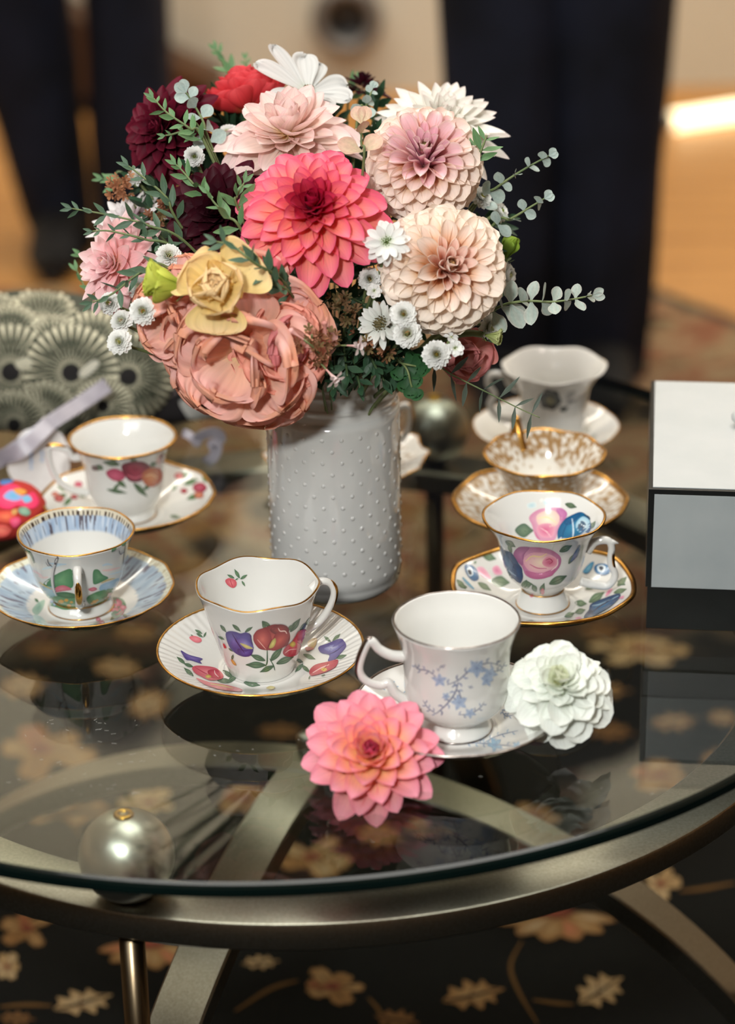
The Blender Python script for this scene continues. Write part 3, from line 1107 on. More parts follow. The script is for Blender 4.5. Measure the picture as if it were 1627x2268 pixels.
P.poly([(553, 665), (575, 643), (620, 645), (660, 658), (700, 650), (735, 670), (738, 700), (750, 745), (748, 790), (730, 815), (700, 825), (655, 818), (610, 790), (575, 745)], (108, 100, 172), (72, 58, 122))
P.poly([(560, 672), (600, 655), (640, 690), (670, 760), (620, 770), (580, 735)], (120, 112, 178), (80, 66, 132))
P.poly([(640, 770), (700, 780), (750, 770), (735, 815), (690, 826), (650, 812)], (104, 92, 168), (66, 46, 110))
P.poly([(622, 700), (690, 688), (738, 733), (753, 768), (700, 772), (650, 742)], (150, 146, 200), (84, 72, 140))
P.poly([(655, 728), (700, 738), (750, 766), (700, 766)], (222, 210, 130), (176, 170, 120))
P.stroke([(600, 660), (645, 735), (690, 800)], 7, (58, 36, 84)).stroke([(720, 655), (735, 690), (742, 735)], 6, (60, 42, 92))
P.poly([(750, 690), (775, 640), (850, 608), (900, 592), (965, 600), (1003, 640), (1013, 690), (990, 742), (930, 772), (870, 778), (790, 765)], (182, 78, 72), (122, 38, 44))
P.poly([(872, 628), (930, 592), (992, 606), (1003, 652), (940, 672), (890, 655)], (166, 66, 60), (104, 32, 38))
P.poly([(750, 692), (772, 640), (830, 620), (872, 655), (882, 720), (862, 776), (800, 765), (765, 735)], (206, 104, 92), (138, 44, 50))
P.poly([(888, 705), (920, 652), (985, 640), (1012, 668), (985, 724), (930, 772), (875, 775)], (202, 92, 80), (134, 42, 46))
P.poly([(863, 762), (880, 715), (907, 690), (912, 722), (893, 757)], (220, 208, 120), (168, 150, 80))
P.stroke([(928, 618), (942, 640), (976, 641), (990, 660)], 9, (238, 200, 192)).stroke([(885, 700), (862, 740), (850, 770)], 6, (110, 30, 40)).stroke([(780, 700), (810, 735), (840, 770)], 5, (235, 180, 165))
P.poly([(962, 790), (985, 750), (1022, 720), (1050, 680), (1075, 640), (1122, 630), (1140, 660), (1125, 722), (1090, 772), (1060, 812), (1010, 826), (972, 816)], (214, 104, 112), (160, 48, 62))
P.poly([(1058, 680), (1080, 642), (1120, 634), (1132, 662), (1100, 705), (1070, 712)], (228, 128, 122), (180, 64, 72))
P.poly([(1008, 738), (1035, 714), (1053, 736), (1030, 757)], (222, 206, 112), (176, 150, 72))
P.stroke([(975, 800), (1010, 775), (1060, 770)], 6, (238, 190, 190)).stroke([(1060, 720), (1090, 740), (1080, 780)], 6, (130, 34, 48))
P.poly([(535, 730), (548, 735), (560, 760), (545, 762)], (198, 60, 66)).poly([(592, 845), (612, 852), (632, 885), (610, 880)], (222, 180, 84), (200, 130, 70))
P.leaf((600, 845), (608, 808), 16)
P.poly([(545, 280), (572, 262), (618, 275), (628, 308), (602, 332), (562, 312)], (226, 130, 138), (200, 80, 92)).stroke([(580, 270), (590, 300), (600, 325)], 5, (180, 50, 66))
for a, b in (((612, 262), (558, 236)), ((650, 262), (612, 196)), ((655, 268), (706, 236)), ((640, 262), (615, 275)), ((665, 280), (690, 320))):
    P.leaf(a, b, cc=(124, 152, 116), ce=(76, 110, 84))
put_print(P, cup)
P = Print(*surf_s, 500 / 1627, 330, 1200)
for a, b in (((260, 880), (198, 828)), ((530, 925), (608, 985)), ((320, 970), (250, 908)), ((490, 1000), (602, 1006)), ((680, 1015), (802, 1036)), ((640, 975), (762, 996)), ((340, 660), (390, 690)), ((330, 635), (385, 665)), ((392, 690), (412, 650)),
             ((300, 670), (325, 690)), ((1110, 812), (1200, 848)), ((1110, 880), (1050, 942)), ((1098, 890), (1162, 945)), ((1322, 720), (1380, 664)), ((1310, 722), (1258, 680)), ((1345, 842), (1425, 818)), ((1110, 872), (1055, 845)), ((560, 1020), (640, 960)), ((250, 880), (320, 905)), ((1160, 970), (1150, 995)), ((1270, 960), (1240, 970))):
    P.leaf(a, b, cc=(118, 142, 112), ce=(74, 104, 80))
P.poly([(338, 985), (420, 1012), (560, 1036), (662, 1064), (655, 1083), (520, 1070), (400, 1032)], (230, 150, 150), (202, 84, 96))
P.poly([(308, 915), (340, 896), (440, 903), (492, 920), (533, 960), (522, 992), (440, 1002), (370, 972), (330, 950)], (230, 144, 152), (196, 84, 100))
P.poly([(420, 935), (480, 925), (530, 965), (515, 990), (450, 985)], (214, 110, 120), (176, 60, 80)).poly([(403, 975), (425, 961), (449, 975), (425, 989)], (222, 206, 110), (180, 150, 70))
P.stroke([(330, 910), (390, 945), (420, 960)], 6, (176, 62, 84)).stroke([(470, 930), (475, 955), (500, 980)], 6, (246, 214, 214)).stroke([(440, 1030), (520, 1040), (600, 1060)], 8, (222, 200, 120))
P.poly([(226, 787), (285, 818), (382, 845), (365, 862), (376, 882), (300, 858), (263, 852)], (118, 102, 170), (76, 62, 130))
P.poly([(288, 695), (320, 680), (372, 700), (372, 725), (330, 728)], (232, 150, 158), (214, 108, 120))
P.poly([(1222, 762), (1290, 735), (1370, 703), (1402, 712), (1422, 755), (1388, 800), (1340, 852), (1290, 864), (1300, 820), (1238, 802)], (112, 112, 176), (72, 62, 130))
P.poly([(1260, 770), (1330, 745), (1370, 760), (1310, 795)], (176, 180, 210), (110, 110, 170)).stroke([(1300, 815), (1350, 790), (1410, 745)], 7, (60, 50, 110))
P.poly([(1158, 930), (1200, 890), (1290, 868), (1362, 853), (1346, 905), (1280, 942), (1200, 966), (1163, 967)], (218, 118, 120), (172, 58, 74))
P.stroke([(1180, 950), (1240, 915), (1300, 890)], 8, (244, 206, 200)).stroke([(1250, 935), (1280, 900), (1290, 880)], 6, (140, 36, 56)).poly([(1240, 925), (1265, 912), (1285, 925), (1260, 940)], (220, 190, 100))
P.poly([(1143, 730), (1180, 700), (1212, 704), (1195, 762), (1158, 776)], (222, 204, 104), (198, 150, 80)).poly([(1125, 770), (1150, 760), (1190, 775), (1140, 790)], (204, 120, 110))
P.poly([(843, 1060), (875, 1045), (910, 1055), (880, 1072)], (222, 208, 110), (190, 170, 80))
put_print(P, sc_)

# ---- the cup with the pale blue flowers and platinum rim
c, Rr = ring_centre(782, 1240, 1560, ZT + .022)
c.z = ZT
sc_, surf_s = make_saucer(c, Rr, 'white saucer with dark silver rim between the pink and the white dahlia', rim='platinum', rim_r=.0009, wave=(8, .0015, .0002, 0))
cup, surf_c = make_cup(c + Vector((0, 0, CB)), [(.0232, 0), (.0226, .003), (.0192, .0075), (.0188, .0095), (.0222, .0125), (.0290, .017), (.0332, .026), (.0343, .038), (.0346, .052), (.0362, .063), (.0392, .0725), (.0412, .0786)],
                       'footed white teacup with dark silver rim and pale blue flower sprays', rim='platinum', rim_r=.0006, wave=(6, .002, .0001, .4),
                       handle=[(.0345, .055), (.043, .057), (.0505, .0620), (.0560, .0685), (.0610, .0600), (.0635, .0480), (.0590, .0395), (.050, .0355), (.0445, .0365), (.0405, .0290), (.0330, .0220)],
                       hr=(.0034, .0030), haz=R(188), gold_seg=(.2, .62), foot_line=[(.0232, .0004)], spur=((.051, .062), (.0462, .0575)))
P = Print(*surf_c, 720 / 1627, 660, 1280)
VB, VBD = (150, 158, 182), (118, 122, 146)


def vine(P, pts, w=7, leaves=9, s=26, col=VBD, lc=VB):
    P.stroke(pts, w, col)
    pl = catmull([Vector((p[0], p[1], 0)) for p in pts], 8)
    for i in range(leaves):
        k = int((i + .5) / leaves * (len(pl) - 2))
        p, q = pl[k], pl[k + 1]
        t = (q - p)
        if t.length < 1e-6:
            continue
        t.normalize()
        nn = Vector((-t.y, t.x, 0)) * (1 if i % 2 else -1)
        e = p + t * s * .5 + nn * s * .9
        md = p + t * s * .05 + nn * s * .6
        P.stroke([(p.x, p.y), (md.x, md.y), (e.x, e.y)], s * .34, mix(lc, col, (i % 3) / 3))


def lily(P, x, y, r, cc=(196, 208, 224), ce=(150, 168, 196), rot=0.0, n=5):
    for i in range(n):
        a = rot + 2 * PI * i / n
        P.leaf((x, y), (x + r * math.cos(a), y + r * math.sin(a) * .95), r * .55, cc, ce, vein=False)
        P.stroke([(x, y), (x + r * .5 * math.cos(a), y + r * .5 * math.sin(a)), (x + r * .8 * math.cos(a), y + r * .8 * math.sin(a))], r * .07, (120, 134, 166))


vine(P, [(745, 535), (800, 512), (850, 470), (900, 440), (960, 425), (1010, 440)], 7, 11)
vine(P, [(690, 495), (650, 465), (600, 455), (585, 430)], 6, 7, 20)
vine(P, [(800, 520), (785, 575), (745, 630), (690, 680)], 8, 9, 26)
vine(P, [(800, 560), (815, 600), (830, 640)], 6, 4, 22)
vine(P, [(690, 680), (650, 650), (625, 612)], 5, 6, 18)
vine(P, [(800, 685), (860, 680), (910, 650), (930, 620)], 5, 8, 18)
vine(P, [(960, 470), (1010, 460), (1035, 420)], 5, 6, 18)
vine(P, [(850, 540), (862, 552), (868, 535)], 4, 2, 12)
vine(P, [(700, 470), (715, 440), (735, 450)], 4, 3, 14)
for x, y, r, ro in ((893, 452, 52, .3), (708, 512, 38, .9), (958, 478, 40, 1.4), (806, 622, 44, .7), (858, 675, 30, .2), (942, 512, 34, 1.1), (740, 590, 22, .2)):
    lily(P, x, y, r, rot=ro)
put_print(P, cup, 'painted_vines')
P = Print(*surf_s, 720 / 1627, 660, 1280)
vine(P, [(400, 550), (450, 545), (500, 560), (540, 590)], 5, 7, 18, (150, 160, 180), (160, 186, 206))
lily(P, 465, 540, 30, (170, 208, 226), (120, 166, 196), .3)
vine(P, [(835, 825), (910, 828), (990, 835), (1110, 845)], 6, 12, 20, (140, 150, 170), (166, 186, 204))
vine(P, [(930, 825), (1000, 790), (1100, 765)], 5, 8, 18, (140, 150, 170), (166, 186, 204))
lily(P, 985, 835, 40, (176, 212, 230), (126, 166, 196), .5)
lily(P, 1095, 842, 26, (176, 212, 230), (126, 166, 196), .1)
vine(P, [(1020, 660), (1035, 690), (1075, 690)], 5, 6, 16, (140, 150, 170), (160, 176, 196))
put_print(P, sc_, 'painted_vines')

# ---- the cup with big pink and blue roses
c, Rr = ring_centre(997, 1407, 1290, ZT + .022)
c.z = ZT
BW = (6, .014, .0009, R(150))
sc_, surf_s = make_saucer(c, Rr * .985, 'scalloped saucer with wide gold edge and blue and pink roses', wave=BW, rim_r=.0017)
cup, surf_c = make_cup(c + Vector((0, 0, CB)), [(.0190, 0), (.0184, .003), (.0150, .0105), (.0148, .013), (.0185, .0175), (.0245, .024), (.0285, .034), (.0312, .045), (.0345, .055), (.0395, .0635), (.0437, .0690)],
                       'pedestal teacup painted with big pink and blue roses inside and out', wave=(6, .004, .0006, .6), rim_r=.0008,
                       handle=[(.0310, .0430), (.0365, .0505), (.0450, .0520), (.0482, .0470), (.0478, .0350), (.0512, .0245), (.0465, .0165), (.0385, .0165), (.0265, .0190)],
                       hr=(.0032, .0028), haz=R(-8), gold_seg=(.30, .62), foot_line=[(.0190, .0005), (.0151, .0125)], spur=((.0455, .0515), (.0530, .0500)))
P = Print(*surf_c, 480 / 1627, 960, 1060)
for a, b, w in (((865, 792), (1000, 728), 62), ((655, 800), (742, 790), 60), ((582, 782), (682, 862), 42), ((800, 866), (830, 782), 40), ((942, 548), (1038, 500), 48), ((538, 468), (615, 512), 46), ((700, 760), (660, 835), 46), ((1010, 640), (1060, 560), 34), ((770, 850), (740, 790), 40), ((585, 560), (560, 480), 30)):
    P.leaf(a, b, w, (132, 150, 120), (84, 106, 84))
P.poly([(600, 560), (640, 513), (720, 512), (820, 518), (900, 543), (952, 590), (947, 652), (900, 712), (830, 748), (750, 752), (690, 722), (664, 662), (622, 612)], (228, 180, 196), (180, 106, 146))
P.poly([(600, 560), (640, 515), (720, 515), (680, 570), (668, 650), (625, 610)], (190, 120, 160), (150, 84, 130))
P.poly([(672, 610), (730, 558), (820, 555), (900, 580), (935, 632), (890, 690), (800, 706), (712, 686)], (240, 218, 190), (222, 158, 176))
P.poly([(690, 690), (760, 712), (850, 705), (910, 670), (890, 725), (800, 748), (720, 735)], (206, 124, 160), (180, 92, 136))
P.poly([(815, 622), (855, 582), (912, 598), (920, 642), (872, 664), (828, 652)], (196, 84, 118), (226, 150, 168))
P.stroke([(690, 620), (740, 580), (800, 585), (850, 560)], 10, (236, 206, 150)).stroke([(840, 610), (870, 600), (890, 620), (868, 640)], 8, (170, 54, 92)).stroke([(720, 640), (780, 670), (850, 672)], 9, (200, 110, 140)).stroke([(930, 600), (925, 650), (880, 690)], 8, (244, 214, 214))
P.poly([(468, 500), (500, 505), (522, 535), (585, 555), (642, 640), (667, 685), (655, 782), (600, 750), (540, 730), (500, 690), (480, 600)], (72, 104, 140), (34, 60, 96))
P.poly([(600, 640), (650, 660), (672, 730), (650, 782), (600, 740)], (30, 74, 122), (26, 52, 92))
P.stroke([(500, 520), (515, 560), (540, 570), (535, 535)], 12, (40, 56, 84)).stroke([(520, 600), (560, 680), (620, 730)], 12, (126, 150, 178)).stroke([(560, 580), (600, 640), (630, 720)], 9, (40, 62, 96)).stroke([(500, 620), (530, 700), (570, 735)], 8, (110, 136, 168))
P.poly([(1022, 620), (1050, 560), (1090, 500), (1100, 510), (1075, 580), (1040, 615)], (92, 118, 160), (60, 84, 124))
P.poly([(720, 875), (740, 862), (755, 880), (735, 892)], (206, 120, 146)).poly([(800, 840), (820, 820), (832, 850), (815, 868)], (214, 130, 140))
# inside
P.reset()
P.poly([(700, 190), (760, 175), (770, 215), (710, 225)], (180, 210, 218), (222, 228, 226)).poly([(820, 165), (890, 170), (880, 205), (830, 200)], (170, 200, 212), (220, 226, 224))
P.leaf((608, 388), (748, 390), 108, (120, 142, 116), (84, 108, 88)).leaf((985, 190), (1075, 216), 44, (112, 130, 104), (76, 96, 74)).leaf((1170, 380), (1215, 320), 34, (140, 156, 128), (100, 120, 96))
P.poly([(715, 290), (780, 235), (870, 218), (960, 222), (1003, 270), (962, 342), (930, 402), (905, 462), (800, 464), (758, 422), (738, 350)], (238, 204, 208), (208, 140, 170))
P.poly([(920, 225), (975, 230), (1003, 270), (965, 330), (940, 290)], (200, 130, 176), (186, 110, 160))
P.poly([(770, 280), (830, 245), (900, 240), (945, 285), (925, 350), (840, 372), (785, 345)], (244, 238, 214), (232, 196, 186))
P.poly([(785, 350), (850, 335), (908, 358), (895, 432), (820, 440), (775, 392)], (208, 96, 136), (228, 160, 180))
P.stroke([(780, 300), (850, 290), (920, 330)], 10, (240, 224, 170)).stroke([(800, 370), (850, 400), (880, 440)], 8, (240, 200, 205)).stroke([(760, 400), (780, 440), (800, 464)], 10, (200, 110, 150))
P.poly([(938, 370), (980, 310), (1050, 268), (1113, 252), (1168, 300), (1180, 380), (1122, 432), (1020, 464), (945, 464), (928, 420)], (48, 132, 172), (18, 86, 130))
P.poly([(980, 310), (1050, 268), (1112, 255), (1060, 320), (1000, 350)], (30, 96, 142), (20, 76, 122)).stroke([(1040, 300), (1050, 380), (1045, 455)], 12, (206, 226, 236)).stroke([(1000, 345), (975, 400), (965, 455)], 10, (16, 80, 124))
P.poly([(1072, 330), (1120, 285), (1172, 318), (1167, 382), (1112, 410), (1073, 380)], (230, 238, 242), (150, 196, 216)).poly([(1084, 355), (1110, 318), (1142, 340), (1132, 388), (1096, 390)], (44, 70, 96), (70, 100, 126))
P.stroke([(1130, 270), (1165, 290), (1175, 310)], 12, (40, 60, 80))
put_print(P, cup)
P = Print(*surf_s, 480 / 1627, 960, 1060)
for a, b, w in (((430, 768), (572, 782), 90), ((330, 780), (432, 842), 46), ((172, 758), (240, 832), 40), ((365, 575), (470, 605), 60), ((1140, 832), (1242, 780), 48), ((1165, 932), (1282, 852), 62), ((1058, 932), (1152, 942), 52), ((1378, 808), (1450, 738), 46), ((1350, 860), (1450, 830), 40), ((1060, 1010), (1140, 985), 44), ((300, 640), (320, 620), 20), ((690, 1075), (780, 1085), 36), ((960, 1085), (1050, 1070), 30), ((980, 1040), (1060, 1010), 40), ((250, 820), (180, 800), 30), ((1380, 770), (1440, 800), 36)):
    P.leaf(a, b, w, (136, 156, 126), (92, 116, 94))
for pts in ([(322, 675), (370, 668), (430, 745), (400, 755), (350, 725)], [(438, 675), (480, 655), (515, 715), (460, 722)], [(1262, 836), (1290, 790), (1338, 762), (1330, 800)], [(1288, 885), (1310, 840), (1345, 830), (1320, 870)], [(1060, 1050), (1100, 1040), (1120, 1062), (1080, 1070)], [(1390, 900), (1430, 880), (1420, 905)]):
    P.poly(pts, (214, 124, 156), (232, 176, 196))
P.poly([(230, 655), (270, 645), (322, 690), (335, 755), (292, 768), (248, 722)], (56, 124, 170), (28, 86, 134)).poly([(245, 680), (280, 672), (295, 720), (265, 735)], (215, 228, 234)).poly([(252, 692), (275, 690), (285, 718), (266, 725)], (30, 44, 66))
P.stroke([(215, 745), (255, 790), (300, 832)], 20, (110, 162, 188))
P.poly([(1208, 660), (1260, 640), (1322, 660), (1318, 712), (1262, 728), (1215, 705)], (66, 142, 186), (30, 92, 142)).poly([(1228, 665), (1262, 650), (1292, 668), (1275, 702), (1240, 700)], (220, 232, 238)).poly([(1240, 670), (1262, 660), (1278, 676), (1258, 696)], (26, 40, 62))
P.poly([(1120, 700), (1170, 640), (1205, 630), (1180, 690), (1150, 715)], (120, 176, 200), (60, 130, 170))
P.poly([(1128, 1042), (1165, 990), (1180, 948), (1260, 910), (1382, 868), (1402, 890), (1330, 962), (1230, 1022), (1150, 1058)], (66, 126, 168), (30, 66, 108))
P.stroke([(1170, 1030), (1240, 970), (1360, 895)], 14, (28, 56, 96)).stroke([(1190, 960), (1260, 945), (1390, 885)], 10, (150, 188, 210)).poly([(1130, 1040), (1170, 990), (1200, 1010), (1160, 1050)], (24, 44, 78))
put_print(P, sc_)


# ---- the cup with birch trees
def birch_cup_col(t, inside, r, z):
    if inside and z > 0.0435:
        nz = noise.noise(Vector((math.cos(t) * 18, math.sin(t) * 18, z * 90)))
        edge = 0.0445 + .0012 * noise.noise(Vector((t * 22, 0, 0)))
        if z > 0.0548:
            return lin((62, 46, 38)) if math.sin(t * 70 + 5 * noise.noise(Vector((t * 8, 1, 0)))) > .25 and z < .0585 else lin((214, 206, 186))
        if z > edge:
            if noise.noise(Vector((t * 24, z * 60, 3.3))) > .28:
                return lin((92, 86, 96))
            return lin(mix((150, 172, 200), (196, 208, 222), max(0, min(1, .5 + nz))))
    return WHITE


def birch_saucer_col(t, top, f):
    if top:
        edge = .915 + .02 * noise.noise(Vector((t * 14, 0, 2)))
        e2 = .60 + .03 * noise.noise(Vector((t * 20, 0, 5)))
        if f > edge:
            return lin((150, 126, 84)) if noise.noise(Vector((t * 60, f * 10, 1))) > .34 else lin((214, 216, 198))
        if f > e2:
            if noise.noise(Vector((t * 22, f * 7, 3.3))) > .34:
                return lin((112, 110, 124))
            nz = noise.noise(Vector((math.cos(t) * 9, math.sin(t) * 9, f * 5)))
            return lin(mix((150, 170, 190), (186, 202, 214), max(0, min(1, .5 + nz))))
    return WHITE


c, Rr = ring_centre(-22, 382, 1296, ZT + .022)
c.z = ZT
sc_, surf_s = make_saucer(c, Rr, 'white saucer with broad blue band and fringed edge', seg=640, colf=birch_saucer_col, wave=(12, .006, .0003, 0), rim_r=.0007)
cup, surf_c = make_cup(c + Vector((-0.001, 0, CB)), [(.0234, 0), (.0230, .003), (.0202, .007), (.0204, .009), (.0262, .0150), (.0312, .025), (.0342, .036), (.0368, .047), (.0395, .054), (.0419, .0592)],
                       'white teacup painted with birch trees and meadow, blue band inside', seg=420, colf=birch_cup_col, wave=(6, .005, .0004, .2), rim_r=.0007,
                       handle=[(.0350, .0440), (.0440, .0500), (.0510, .0445), (.0500, .0320), (.0420, .0220), (.0270, .0150)], hr=(.0036, .0026), haz=R(-84), gold_seg=(.42, .74),
                       foot_line=[(.0234, .0004), (.0206, .0082)])
P = Print(*surf_c, 460 / 1627, 0, 1080)
for pts, w, cc in (([(330, 640), (400, 620), (500, 600)], 20, (206, 224, 232)), ([(380, 590), (450, 600), (520, 600)], 16, (190, 212, 228)), ([(200, 635), (260, 650), (330, 690)], 18, (232, 196, 196)), ([(300, 690), (340, 705), (380, 700)], 16, (234, 206, 202)),
                   ([(800, 610), (840, 600), (880, 605)], 18, (196, 216, 230)), ([(800, 650), (860, 645), (940, 625)], 18, (234, 202, 198)), ([(850, 680), (900, 670), (960, 650)], 14, (206, 222, 230)), ([(560, 560), (600, 555), (640, 560)], 10, (214, 226, 232))):
    P.stroke(pts, w, cc)
P.poly([(340, 752), (420, 690), (500, 650), (556, 638), (570, 700), (567, 782), (480, 792), (400, 782)], (112, 160, 112), (72, 124, 82))
P.poly([(732, 648), (772, 643), (802, 680), (848, 706), (800, 736), (738, 758), (726, 718)], (112, 158, 114), (74, 124, 84))
P.poly([(790, 762), (860, 735), (932, 708), (905, 770), (830, 802), (778, 802)], (172, 200, 220), (150, 180, 206))
P.poly([(270, 800), (350, 770), (430, 790), (430, 850), (350, 860)], (184, 206, 214), (150, 178, 190))
P.poly([(300, 868), (420, 848), (520, 852), (605, 868), (628, 932), (520, 958), (440, 938), (360, 912)], (118, 160, 116), (84, 130, 90))
P.poly([(688, 850), (780, 808), (905, 788), (885, 862), (800, 902), (720, 918), (682, 892)], (124, 166, 122), (86, 134, 94))
P.poly([(440, 780), (500, 764), (562, 796), (500, 808), (418, 818)], (214, 130, 142), (190, 96, 112)).poly([(690, 795), (735, 778), (760, 795), (720, 812)], (214, 130, 142), (190, 100, 116))
P.poly([(430, 830), (500, 815), (580, 830), (600, 860), (500, 862)], (88, 124, 88), (64, 100, 70))
for x, y, r_ in ((540, 922, 20), (480, 890, 24), (520, 880, 18), (560, 895, 14), (740, 892, 20), (720, 905, 14), (760, 880, 12), (455, 905, 12)):
    P.poly([(x - r_, y), (x, y - r_ * .7), (x + r_, y), (x, y + r_ * .7)], (222, 160, 70), (196, 150, 70), n=2, rings=1)
for x, y, r_ in ((410, 890, 16), (430, 915, 12), (860, 850, 14), (840, 870, 10), (255, 725, 14), (380, 880, 12)):
    P.poly([(x - r_, y), (x, y - r_), (x + r_, y), (x, y + r_)], (178, 192, 222), (140, 160, 200), n=2, rings=1)
P.stroke([(310, 738), (360, 770), (415, 795)], 8, (214, 186, 96)).stroke([(790, 745), (840, 722), (895, 708)], 8, (210, 182, 96))
P.stroke([(455, 540), (428, 610), (412, 690), (420, 780), (446, 845)], 24, (208, 206, 204)).stroke([(462, 540), (437, 610), (422, 690), (428, 780), (448, 845)], 9, (96, 92, 96)).stroke([(455, 538), (440, 570), (432, 600)], 22, (104, 100, 104))
P.stroke([(372, 556), (384, 592), (412, 618)], 10, (120, 116, 118)).stroke([(400, 600), (380, 610), (360, 580)], 6, (140, 136, 138))
P.stroke([(190, 470), (205, 560), (212, 640), (240, 720)], 12, (130, 124, 122)).stroke([(180, 480), (240, 520), (272, 590)], 12, (92, 120, 94)).stroke([(200, 460), (225, 490), (262, 560)], 16, (100, 134, 104))
P.stroke([(985, 450), (975, 540), (965, 640), (945, 720)], 16, (160, 154, 152)).stroke([(930, 490), (940, 520), (970, 500)], 8, (110, 104, 104)).leaf((870, 502), (915, 458), 24, (110, 150, 110), (80, 120, 84)).leaf((950, 455), (985, 430), 22, (110, 150, 110), (80, 120, 84))
put_print(P, cup, 'painted_landscape')
P = Print(*surf_s, 460 / 1627, 0, 1080)
for pts, cc in (([(250, 960), (300, 900), (350, 880), (340, 940), (290, 1000)], (126, 168, 150)), ([(260, 1000), (320, 1010), (380, 1080), (330, 1100), (280, 1060)], (150, 188, 186)), ([(380, 1090), (460, 1120), (540, 1110), (500, 1140), (420, 1130)], (190, 212, 218)),
                ([(560, 1110), (660, 1090), (770, 1050), (800, 1075), (700, 1115), (600, 1125)], (120, 160, 124)), ([(850, 880), (900, 860), (970, 880), (985, 950), (940, 1010), (880, 1020)], (92, 124, 96))):
    P.poly(pts, cc, mix(cc, (232, 231, 227), .35))
for x, y, r_ in ((915, 905, 42), (930, 970, 44), (880, 950, 30), (965, 940, 26), (800, 1060, 24), (770, 1035, 20)):
    P.poly([(x + r_ * math.cos(a), y + r_ * .8 * math.sin(a)) for a in (0, 1.2, 2.5, 3.7, 5)], (222, 156, 166), (182, 92, 110), n=3, rings=2)
for a, b in (((960, 900), (990, 930)), ((850, 880), (820, 900)), ((900, 1010), (860, 1040)), ((620, 1105), (560, 1090)), ((300, 900), (270, 870)), ((960, 1000), (1000, 1010))):
    P.leaf(a, b, 22, (100, 140, 104), (70, 106, 78))
put_print(P, sc_)

# ---- the cup with the dark red roses, behind on the left
c, Rr = ring_centre(95, 472, 1095, ZT + .022)
c.z = ZT
sc_, surf_s = make_saucer(c, Rr, 'saucer with gold edge and red roses behind the blue banded saucer', wave=(10, .008, .0004, 0), rim_r=.0012)
cup, surf_c = make_cup(c + Vector((-.0015, 0, CB)), [(.0225, 0), (.0225, .003), (.0212, .007), (.0245, .0115), (.0285, .020), (.0302, .032), (.0312, .042), (.0338, .052), (.0385, .0605), (.0417, .0645)],
                       'white teacup with dark red and orange roses under its gold rim', wave=(6, .003, .0002, .2), rim_r=.0011,
                       handle=[(.0330, .0500), (.0390, .0490), (.0440, .0560), (.0560, .0585), (.0575, .0480), (.0530, .0330), (.0430, .0230), (.0280, .0190)], hr=(.0034, .0026), haz=R(182), gold_seg=(.26, .5), foot_line=[(.0226, .0005)])
P = Print(*surf_c, 600 / 1627, 0, 660)
for a, b, w in (((720, 1000), (615, 985), 34), ((800, 1110), (885, 1195), 36), ((640, 1150), (765, 1172), 26), ((905, 1120), (855, 1155), 26), ((560, 1015), (600, 1035), 26), ((960, 960), (1010, 930), 34), ((700, 1090), (760, 1140), 30), ((620, 1030), (580, 1000), 30), ((990, 1010), (1020, 960), 30), ((830, 990), (780, 970), 30), ((720, 1110), (670, 1165), 22), ((900, 1010), (940, 985), 30), ((660, 985), (700, 975), 24)):
    P.leaf(a, b, w, (96, 122, 84), (62, 88, 60))
P.poly([(975, 950), (1030, 915), (1015, 975), (980, 1000)], (136, 48, 54), (94, 30, 38))
P.poly([(640, 1040), (690, 1022), (748, 1050), (742, 1088), (690, 1098), (648, 1072)], (206, 96, 126), (166, 52, 84))
P.poly([(728, 1010), (780, 983), (860, 983), (905, 1020), (884, 1072), (830, 1104), (768, 1092)], (168, 48, 76), (104, 18, 42))
P.poly([(770, 1010), (820, 1000), (850, 1030), (810, 1055)], (128, 24, 50), (150, 40, 68)).stroke([(760, 1060), (810, 1080), (860, 1060)], 9, (196, 84, 106))
P.poly([(848, 1060), (900, 1018), (962, 1028), (968, 1090), (920, 1134), (868, 1116)], (216, 142, 92), (170, 86, 56)).stroke([(870, 1070), (910, 1060), (940, 1080)], 9, (236, 184, 130))
P.poly([(430, 990), (470, 985), (480, 1020), (445, 1030)], (120, 40, 44)).poly([(550, 1010), (580, 1005), (590, 1030), (560, 1035)], (90, 60, 60))
put_print(P, cup)
P = Print(*surf_s, 600 / 1627, 0, 660)
for a, b, w in (((420, 1150), (340, 1130), 40), ((400, 1180), (320, 1210), 36), ((430, 1200), (380, 1250), 30), ((1060, 1080), (1140, 1050), 46), ((1100, 1120), (1190, 1090), 36), ((1200, 1180), (1120, 1210), 34), ((1240, 1110), (1215, 1060), 26), ((1060, 1120), (1030, 1160), 26), ((1020, 1310), (1090, 1320), 24), ((470, 1170), (510, 1200), 26)):
    P.leaf(a, b, w, (112, 142, 98), (72, 106, 70))
for x, y, r_, c1_ in ((355, 1205, 30, (196, 96, 92)), (470, 1120, 26, (200, 80, 110)), (445, 1195, 22, (176, 60, 70)), (1075, 1070, 28, (214, 120, 120)), (1200, 1140, 44, (170, 48, 84)), (1195, 1185, 30, (214, 130, 96)), (1105, 1160, 22, (168, 50, 66)), (330, 1180, 22, (214, 140, 120))):
    P.poly([(x + r_ * math.cos(a), y + r_ * .75 * math.sin(a)) for a in (0, 1.2, 2.5, 3.7, 5)], mix(c1_, (240, 200, 190), .2), mix(c1_, (90, 20, 30), .35), n=3, rings=2)
put_print(P, sc_)


# ---- the gold patterned cup
def chintz(amount):
    def f(p):
        a = noise.noise(p * 520) + .5 * noise.noise(p * 1100)
        return a > amount
    return f


